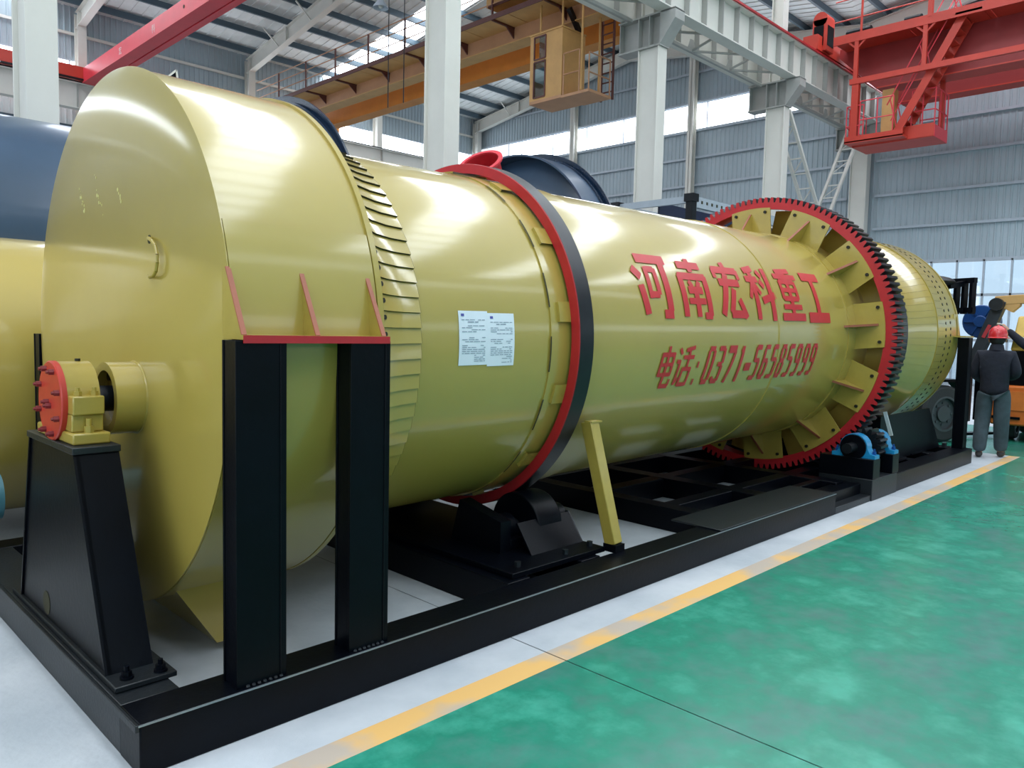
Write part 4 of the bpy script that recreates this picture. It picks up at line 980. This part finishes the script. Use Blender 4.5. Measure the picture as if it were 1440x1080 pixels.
bx = M().box(23.95, 24.5, 10.5, 10.56, 10.35, 11.3).box(23.95, 24.0, 10.56, 10.95, 10.35, 11.3).box(24.45, 24.5, 10.56, 10.95, 10.35, 11.3).cyl((23.95, 10.72, 11.3), (24.5, 10.72, 11.3), .22, n=20)
bx.out('wheel_guard', CRED, kc); M().box(24.0, 24.45, 10.49, 10.50, 10.5, 11.1).out('guard_opening', BLK, kc); M().box(23.93, 23.95, 10.6, 10.9, 10.5, 11.1).out('guard_opening', BLK, kc)
M().cyl((24.3, 9.3, 10.72), (24.3, 10.0, 10.72), .15, n=16).box(24.15, 24.45, 9.2, 10.1, 10.52, 10.62).out('travel_motor', BLK, kc)
M().cyl((24.3, 7.9, 10.72), (24.3, 8.35, 10.72), .12, n=12).out('travel_motor', BLK, kc)
finish(kc, (25.5, 1.2, 9.2))

# lamp and ropes
lm_ = thing('high_bay_lamp', 'grey bell shaped high bay lamp hanging from the roof, top centre', 'lamp')
lz = roof_z(18.0)
M().cyl((12.75, 18, 10.62), (12.75, 18, lz), .012, n=6).out('rod', DST, lm_)
M().cyl((12.75, 18, 10.42), (12.75, 18, 10.66), .09, .07, n=16).out('ballast', STLD, lm_)
mm = M(); vs = []
for z, r in ((10.42, .09), (10.36, .13), (10.28, .19), (10.22, .215), (10.22, .20), (10.28, .17), (10.38, .08)):
    for i in range(24): vs.append((12.75 + r*math.cos(2*PI*i/24), 18 + r*math.sin(2*PI*i/24), z))
mm.add(vs, [(k*24+i, k*24+(i+1)%24, (k+1)*24+(i+1)%24, (k+1)*24+i) for k in range(6) for i in range(24)]); mm.out('reflector', GIRT, lm_)
M().sphere((12.75, 18, 10.30), .07, sc=(1,1,1.3)).out('bulb', STL, lm_)
finish(lm_, (12.75, 18, lz))
for y, w in ((16.58, 'left of the two thin dark ropes hanging beside the steel column'), (15.93, 'right of the two thin dark ropes hanging beside the steel column')):
    r_ = M().cyl((12, y, 7.15), (12, y, roof_z(y)), .013, n=6).out('hanging_rope', DST); tag(r_, w, 'rope')

# ================================================================== VEHICLES AT THE FAR RIGHT
fk = thing('forklift', 'dark forklift with a big front wheel half hidden behind the far end of the drum', 'forklift', (13.35, 4.25, 0), rot=(0, 0, math.radians(-26)))
# local axes: x forward, y to the left; near wheel on the -y side
def wheel(par, x, y, r, w, rin=.55, name='wheel'):
    t = M()
    prof = [(-w/2, r*rin), (-w/2, r*.9), (-w/2+.04, r), (w/2-.04, r), (w/2, r*.9), (w/2, r*rin)]
    vs = []; n = 40
    for i in range(n):
        a = 2*PI*i/n
        for px, pr_ in prof: vs.append((x + pr_*math.cos(a), y + px, r + pr_*math.sin(a)))
    t.add(vs, [(i*6+c, i*6+(c+1)%6, ((i+1)%n)*6+(c+1)%6, ((i+1)%n)*6+c) for i in range(n) for c in range(6)])
    o = t.out(name, RUB, par)
    h = M().cyl((x, y-w*.3, r), (x, y+w*.3, r), r*rin, n=32).cyl((x, y-w*.42, r), (x, y-w*.3, r), r*.28, n=20)
    for i in range(8): a = 2*PI*i/8; h.cyl((x+r*.38*math.cos(a), y-w*.36, r+r*.38*math.sin(a)), (x+r*.38*math.cos(a), y-w*.3, r+r*.38*math.sin(a)), .02, n=6)
    h.out('hub', HUB, o)
    hr_ = M(); vs = []
    for i in range(n):
        a = 2*PI*i/n
        for px, pr_ in ((-w/2-.004, r*rin), (-w/2-.004, r*(rin+.07)), (-w/2+.01, r*rin)): vs.append((x+pr_*math.cos(a), y+px, r+pr_*math.sin(a)))
    hr_.add(vs, [(i*3+c, i*3+(c+1)%3, ((i+1)%n)*3+(c+1)%3, ((i+1)%n)*3+c) for i in range(n) for c in range(3)]); hr_.out('wheel_rim', HUB, o)
wheel(fk, 0, -.62, .44, .28); wheel(fk, 0, .62, .44, .28); wheel(fk, -1.45, -.55, .34, .22); wheel(fk, -1.45, .55, .34, .22)
M().prism([(-1.95, .3), (.2, .3), (.2, .75), (-.5, .95), (-.6, 1.25), (-1.75, 1.35), (-2.0, .9)], 'y', -.5, .5).out('body', BLKT, fk, bevel=.03)
M().prism([(-.45, .80), (-.3, .93), (.3, .93), (.45, .80), (.45, .84), (.3, .97), (-.3, .97), (-.45, .84)], 'y', -.78, -.48).out('mudguard', BLK, fk)
for y in (-.64, -.50, -.36): M().beam((.54, y, 1.98), (.54, y, 2.5), .055, .09).out('guard_bar', BLK, fk)
M().beam((.2, -.5, 2.4), (.54, -.5, 2.46), .08).out('guard_arm', BLK, fk)
for y in (.42, .27): M().beam((.54, y, .15), (.54, y, 2.5), .055, .09).out('mast_rail', BLK, fk)
for z, y_ in ((.6, .2), (2.0, -.68), (2.46, -.68)): M().box(.51, .58, y_, .46, z, z+.08).out('mast_crossbar', BLK, fk)
M().box(-1.5, .25, -.5, .5, 2.36, 2.44).out('overhead_guard', BLK, fk, bevel=.02)
M().sphere((-.05, -.3, 2.47), .32, n=20, k=10, sc=(1.5, 1.1, .32)).out('roof_cover', BLKT, fk)
for (x, y) in ((.2, -.46), (.2, .46), (-1.45, -.46), (-1.45, .46)): M().beam((x*.9-.05, y, .8), (x, y, 2.38), .06).out('guard_post', BLK, fk)
M().box(.58, .63, -.4, -.28, .06, .55).box(.58, 1.5, -.4, -.28, .04, .08).out('fork', BLK, fk); M().box(.58, .63, .28, .4, .06, .55).box(.58, 1.5, .28, .4, .04, .08).out('fork', BLK, fk)
M().box(-.9, -.5, -.2, .2, 1.0, 1.15).box(-1.0, -.9, -.2, .2, 1.1, 1.6).out('seat', BLK, fk, bevel=.02)

tc_ = thing('mobile_crane', 'orange and yellow wheeled crane with a dark arm at the right edge', 'crane', (14.6, 2.17, 0))
# local: origin on floor
def lx(o): return o
M().box(-.6, 1.6, -.8, 1.03, .26, .88).out('chassis', ORG, tc_, bevel=.03)
M().box(-.615, -.6, .55, .93, .50, .80).out('chassis_panel', mat('machine_orange_panel', (226, 124, 54), .4), tc_)
M().box(-.625, -.6, .62, 1.0, .36, .40).out('step_bar', BLK, tc_)
for x in (-.1, 1.1):
    for y in (-.62, .85): wheel(tc_, x, y, .24, .2)
M().prism([(-.3, 1.42), (1.2, 1.42), (1.2, 1.95), (.1, 1.98)], 'y', -.7, .88).out('engine_housing', MYEL, tc_, bevel=.03)
M().box(-.4, 1.3, -.75, .92, .88, 1.42).out('machinery_deck', BLK, tc_)
M().box(-.45, .2, -.7, .95, 1.60, 1.64).out('white_strip', STL, tc_)
M().beam((-.6, 1.36, 1.05), (-.55, .98, 2.2), .17, .17, upv=(1,0,0)).out('hydraulic_arm', mat('dark_slate_arm', (34, 42, 50), .45), tc_, bevel=.01)
M().cyl((-.72, 1.02, 2.14), (-.45, 1.02, 2.14), .10, n=20).out('arm_pin', BLKT, tc_)
M().beam((-.55, 1.06, 2.20), (-.5, -1.2, 2.34), .16, .14).out('boom', CTAN, tc_, bevel=.01)
M().prism([(1.0, 2.12), (.82, 2.02), (.72, 2.12), (.72, 2.2), (1.0, 2.22)], 'x', -.62, -.48).out('boom_bracket', CTAN, tc_)
M().beam((-.5, 1.4, .26), (-.5, 1.4, 1.1), .12).out('arm_base', BLKT, tc_)
bl = M().cyl((-.25, 1.33, 1.88), (-.05, 1.33, 1.88), .27, n=36).cyl((-.29, 1.33, 1.88), (-.25, 1.33, 1.88), .10, n=20).out('blue_reel', BLUD, tc_, bevel=.015)
for i in range(6): a = 2*PI*i/6; M().beam((-.27, 1.33, 1.88), (-.27, 1.33+.24*math.cos(a), 1.88+.24*math.sin(a)), .03).out('reel_spoke', BLUD, bl)
M().beam((-.1, 1.33, .26), (-.1, 1.33, 1.7), .10).out('reel_post', BLK, tc_)
M().beam((-.66, 1.18, 1.62), (-.64, 1.10, 1.82), .05).out('red_lever', RED, tc_)

# ================================================================== PEOPLE
def skin(name, chains, mt, par, sub=2):
    """chains: lists of (x, y, z, r); points repeated between chains are welded, so limbs branch from one body"""
    vs, rs_, es, idx = [], [], [], {}
    for chn in chains:
        prev = None
        for (x, y, z, r) in chn:
            key = (round(x, 4), round(y, 4), round(z, 4))
            if key not in idx: idx[key] = len(vs); vs.append((x, y, z)); rs_.append(r)
            k_ = idx[key]
            if prev is not None and prev != k_: es.append((prev, k_))
            prev = k_
    me = bpy.data.meshes.new(name); me.from_pydata(vs, es, []); me.materials.append(mt)
    o = bpy.data.objects.new(name, me); COL.objects.link(o); o.parent = par
    lay = me.skin_vertices[0] if len(me.skin_vertices) else None
    md = o.modifiers.new('skin', 'SKIN')
    if lay is None:
        bmm = bmesh.new(); bmm.from_mesh(me); bmm.verts.layers.skin.verify(); bmm.to_mesh(me); bmm.free(); lay = me.skin_vertices[0]
    firsts = set()
    for chn in chains:
        key = tuple(round(q, 4) for q in chn[0][:3]); firsts.add(idx[key])
    for i, d in enumerate(lay.data):
        r = rs_[i]; d.radius = r if isinstance(r, tuple) else (r, r); d.use_root = (i == 0)
    md.use_smooth_shade = True
    if sub: ss = o.modifiers.new('subdivision', 'SUBSURF'); ss.levels = sub; ss.render_levels = sub
    return o
def person(name, label, loc, yaw, arms, legs, helmet, glove=False, lean=0.0):
    t = thing(name, label, 'person', loc, rot=(0, 0, yaw))
    hd_ = (.05+lean, 0, 1.585)
    pel = (0, 0, .95, (.10, .07)); wai = (.0, 0, 1.08, (.10, .07)); che = (lean*.6, 0, 1.27, (.12, .08)); nb = (lean, 0, 1.42, (.055, .055)); nk = (lean+.01, 0, 1.49, .052)
    body = [[pel, wai, che, nb, nk, (hd_[0], 0, 1.55, .075), (hd_[0]+.005, 0, 1.62, .092), (hd_[0]-.005, 0, 1.69, .07)]]
    jac = [[(0, 0, .82, (.17, .185)), (0, 0, .95, (.17, .185)), (0, 0, 1.10, (.155, .175)), (lean*.6, 0, 1.34, (.155, .19)), (lean, 0, 1.44, (.09, .10)), (lean+.01, 0, 1.50, .066)]]
    tro = []
    for s in (-1, 1):
        a = arms[s]; l = legs[s]
        body.append([nb, (lean, s*.18, 1.39, .035), a[0] + (.03,), a[1] + (.030,), a[2] + (.030,)])
        e0, w0 = Vector(a[0]), Vector(a[1]); wc = w0 + (e0-w0)*.06
        jac.append([(lean*.6, 0, 1.34, (.155, .19)), (lean, s*.18, 1.385, .082), a[0] + (.070,), tuple(e0+(w0-e0)*.5) + (.060,), tuple(w0) + (.047,)])
        body.append([pel, (0, s*.09, .88, .05), l[0] + (.045,), l[1] + (.042,), (l[1][0]+.02, l[1][1], .05, .045), (l[1][0]+.16, l[1][1]+s*.02, .04, .04)])
        tro.append([(0, 0, .95, (.15, .115)), (0, s*.10, .84, .118), l[0] + (.104,), (l[1][0], l[1][1], .18, .09), (l[1][0]+.005, l[1][1], .07, .088)])
        skin('shoe', [[(l[1][0]-.05, l[1][1], .05, .046), (l[1][0]+.03, l[1][1], .052, .05), (l[1][0]+.12, l[1][1]+s*.012, .042, .044), (l[1][0]+.19, l[1][1]+s*.02, .035, .034)]], SHOE, t)
        # hand: palm and five fingers
        w_ = Vector(a[1]); p_ = Vector(a[2]); d = (p_ - w_).normalized(); side = d.cross(Vector((0, 0, 1))).normalized(); dn = d.cross(side).normalized()
        if dn.z > 0: dn = -dn
        h = [[tuple(w_) + (.028,), tuple(w_ + d*.05) + ((.036, .022),), tuple(w_ + d*.095) + ((.038, .018),)]]
        for k in range(4):
            b0 = w_ + d*.085 + side*(.027 - .018*k); ln = (.066, .075, .070, .055)[k]
            h.append([tuple(b0) + (.010,), tuple(b0 + d*ln*.45 + dn*.008) + (.0095,), tuple(b0 + d*ln*.8 + dn*.026) + (.0085,), tuple(b0 + d*ln*.9 + dn*.046) + (.0075,)])
        b0 = w_ + d*.03 + side*.030
        h.append([tuple(b0) + (.012,), tuple(b0 + d*.03 + side*.024 + dn*.012) + (.011,), tuple(b0 + d*.058 + side*.026 + dn*.026) + (.0095,)])
        for q, cc in enumerate(h): skin('hand' if q == 0 else 'thumb' if q == 5 else 'finger', [cc], GLOVE if glove else SKIN, t, 1)
    skin('body', body, SKIN, t); skin('jacket', jac, JKT, t); skin('trousers', tro, TRS, t)
    x0 = hd_[0]
    M().sphere((x0-.03, 0, 1.60), .098, n=20, k=12, sc=(1, .95, 1.0)).out('hair', HAIR, t)
    for s in (-1, 1):
        M().sphere((x0+.075, s*.033, 1.60), .012, n=8, k=6).out('eye', HAIR, t); M().sphere((x0, s*.095, 1.585), .03, n=8, k=6, sc=(.7, .35, 1.1)).out('ear', SKIN, t)
    M().prism([(x0+.08, 1.605), (x0+.12, 1.562), (x0+.085, 1.555)], 'y', -.014, .014).out('nose', SKIN, t)
    M().sphere((x0+.088, 0, 1.525), .022, n=8, k=6, sc=(.4, 1.1, .3)).out('mouth', mat('lip', (150, 90, 84), .5), t)
    # helmet: dome, ridge and brim
    dm = M(); n = 32; vs = []
    rings = [(1.0, 0.0), (1.0, .02), (.97, .055), (.88, .095), (.70, .128), (.45, .150), (.15, .160)]
    for f, z in rings:
        for i in range(n):
            a_ = 2*PI*i/n; vs.append((x0 - .005 + .135*f*math.cos(a_), .115*f*math.sin(a_), 1.622 + z))
    dm.add(vs, [(k*n+i, k*n+(i+1)%n, (k+1)*n+(i+1)%n, (k+1)*n+i) for k in range(len(rings)-1) for i in range(n)] + [tuple((len(rings)-1)*n + i for i in range(n))])
    hm = dm.out('helmet', helmet, t)
    bmz = M(); vs = []
    for i in range(n):
        a_ = 2*PI*i/n; e_ = .045 if math.cos(a_) > .3 else .02
        for f in (0, 1): vs += [(x0 - .005 + (.132 + e_*f)*math.cos(a_), (.112 + e_*.8*f)*math.sin(a_), 1.624 - .012*f), (x0 - .005 + (.132 + e_*f)*math.cos(a_), (.112 + e_*.8*f)*math.sin(a_), 1.63 - .012*f)]
    bmz.add(vs, [(i*4+c, i*4+d, ((i+1)%n)*4+d, ((i+1)%n)*4+c) for i in range(n) for c, d in ((0,2),(2,3),(3,1))]); bmz.out('helmet_brim', helmet, hm)
    M().tube([(x0-.005+.125*math.cos(a_), 0, 1.645+.14*math.sin(a_)) for a_ in [PI*k/10 for k in range(1, 10)]], .012, 8).out('helmet_ridge', helmet, hm)
    M().lathe([(0, .052)], n=8).v if False else None
    M().cyl((lean, 0, 1.44), (lean+.01, 0, 1.525), .095, .075, n=24, caps=False).out('collar', JKT, t)
    return t
person('person', 'person seen from behind in a red hard hat, navy jacket and slate trousers', (11.95, 2.70, 0), math.radians(8),
       {1: ((-.02, .25, 1.13), (.2, .15, 1.02), (.27, .12, 1.02)), -1: ((-.02, -.25, 1.14), (.2, -.15, 1.08), (.27, -.12, 1.1))},
       {1: ((.02, .115, .50), (-.10, .12, .09)), -1: ((.02, -.105, .50), (.10, -.11, .09))}, HELM)
person('person', 'person in dark clothes and pale gloves reaching in from the right edge', (13.0, 2.12, 0), math.radians(150),
       {1: ((.20, .34, 1.30), (.22, .42, 1.06), (.26, .44, 1.0)), -1: ((.22, -.42, 1.52), (.34, -.62, 1.74), (.38, -.68, 1.82))},
       {1: ((.03, .12, .50), (0, .14, .09)), -1: ((.02, -.12, .50), (-.04, -.14, .09))}, MYEL, glove=True)
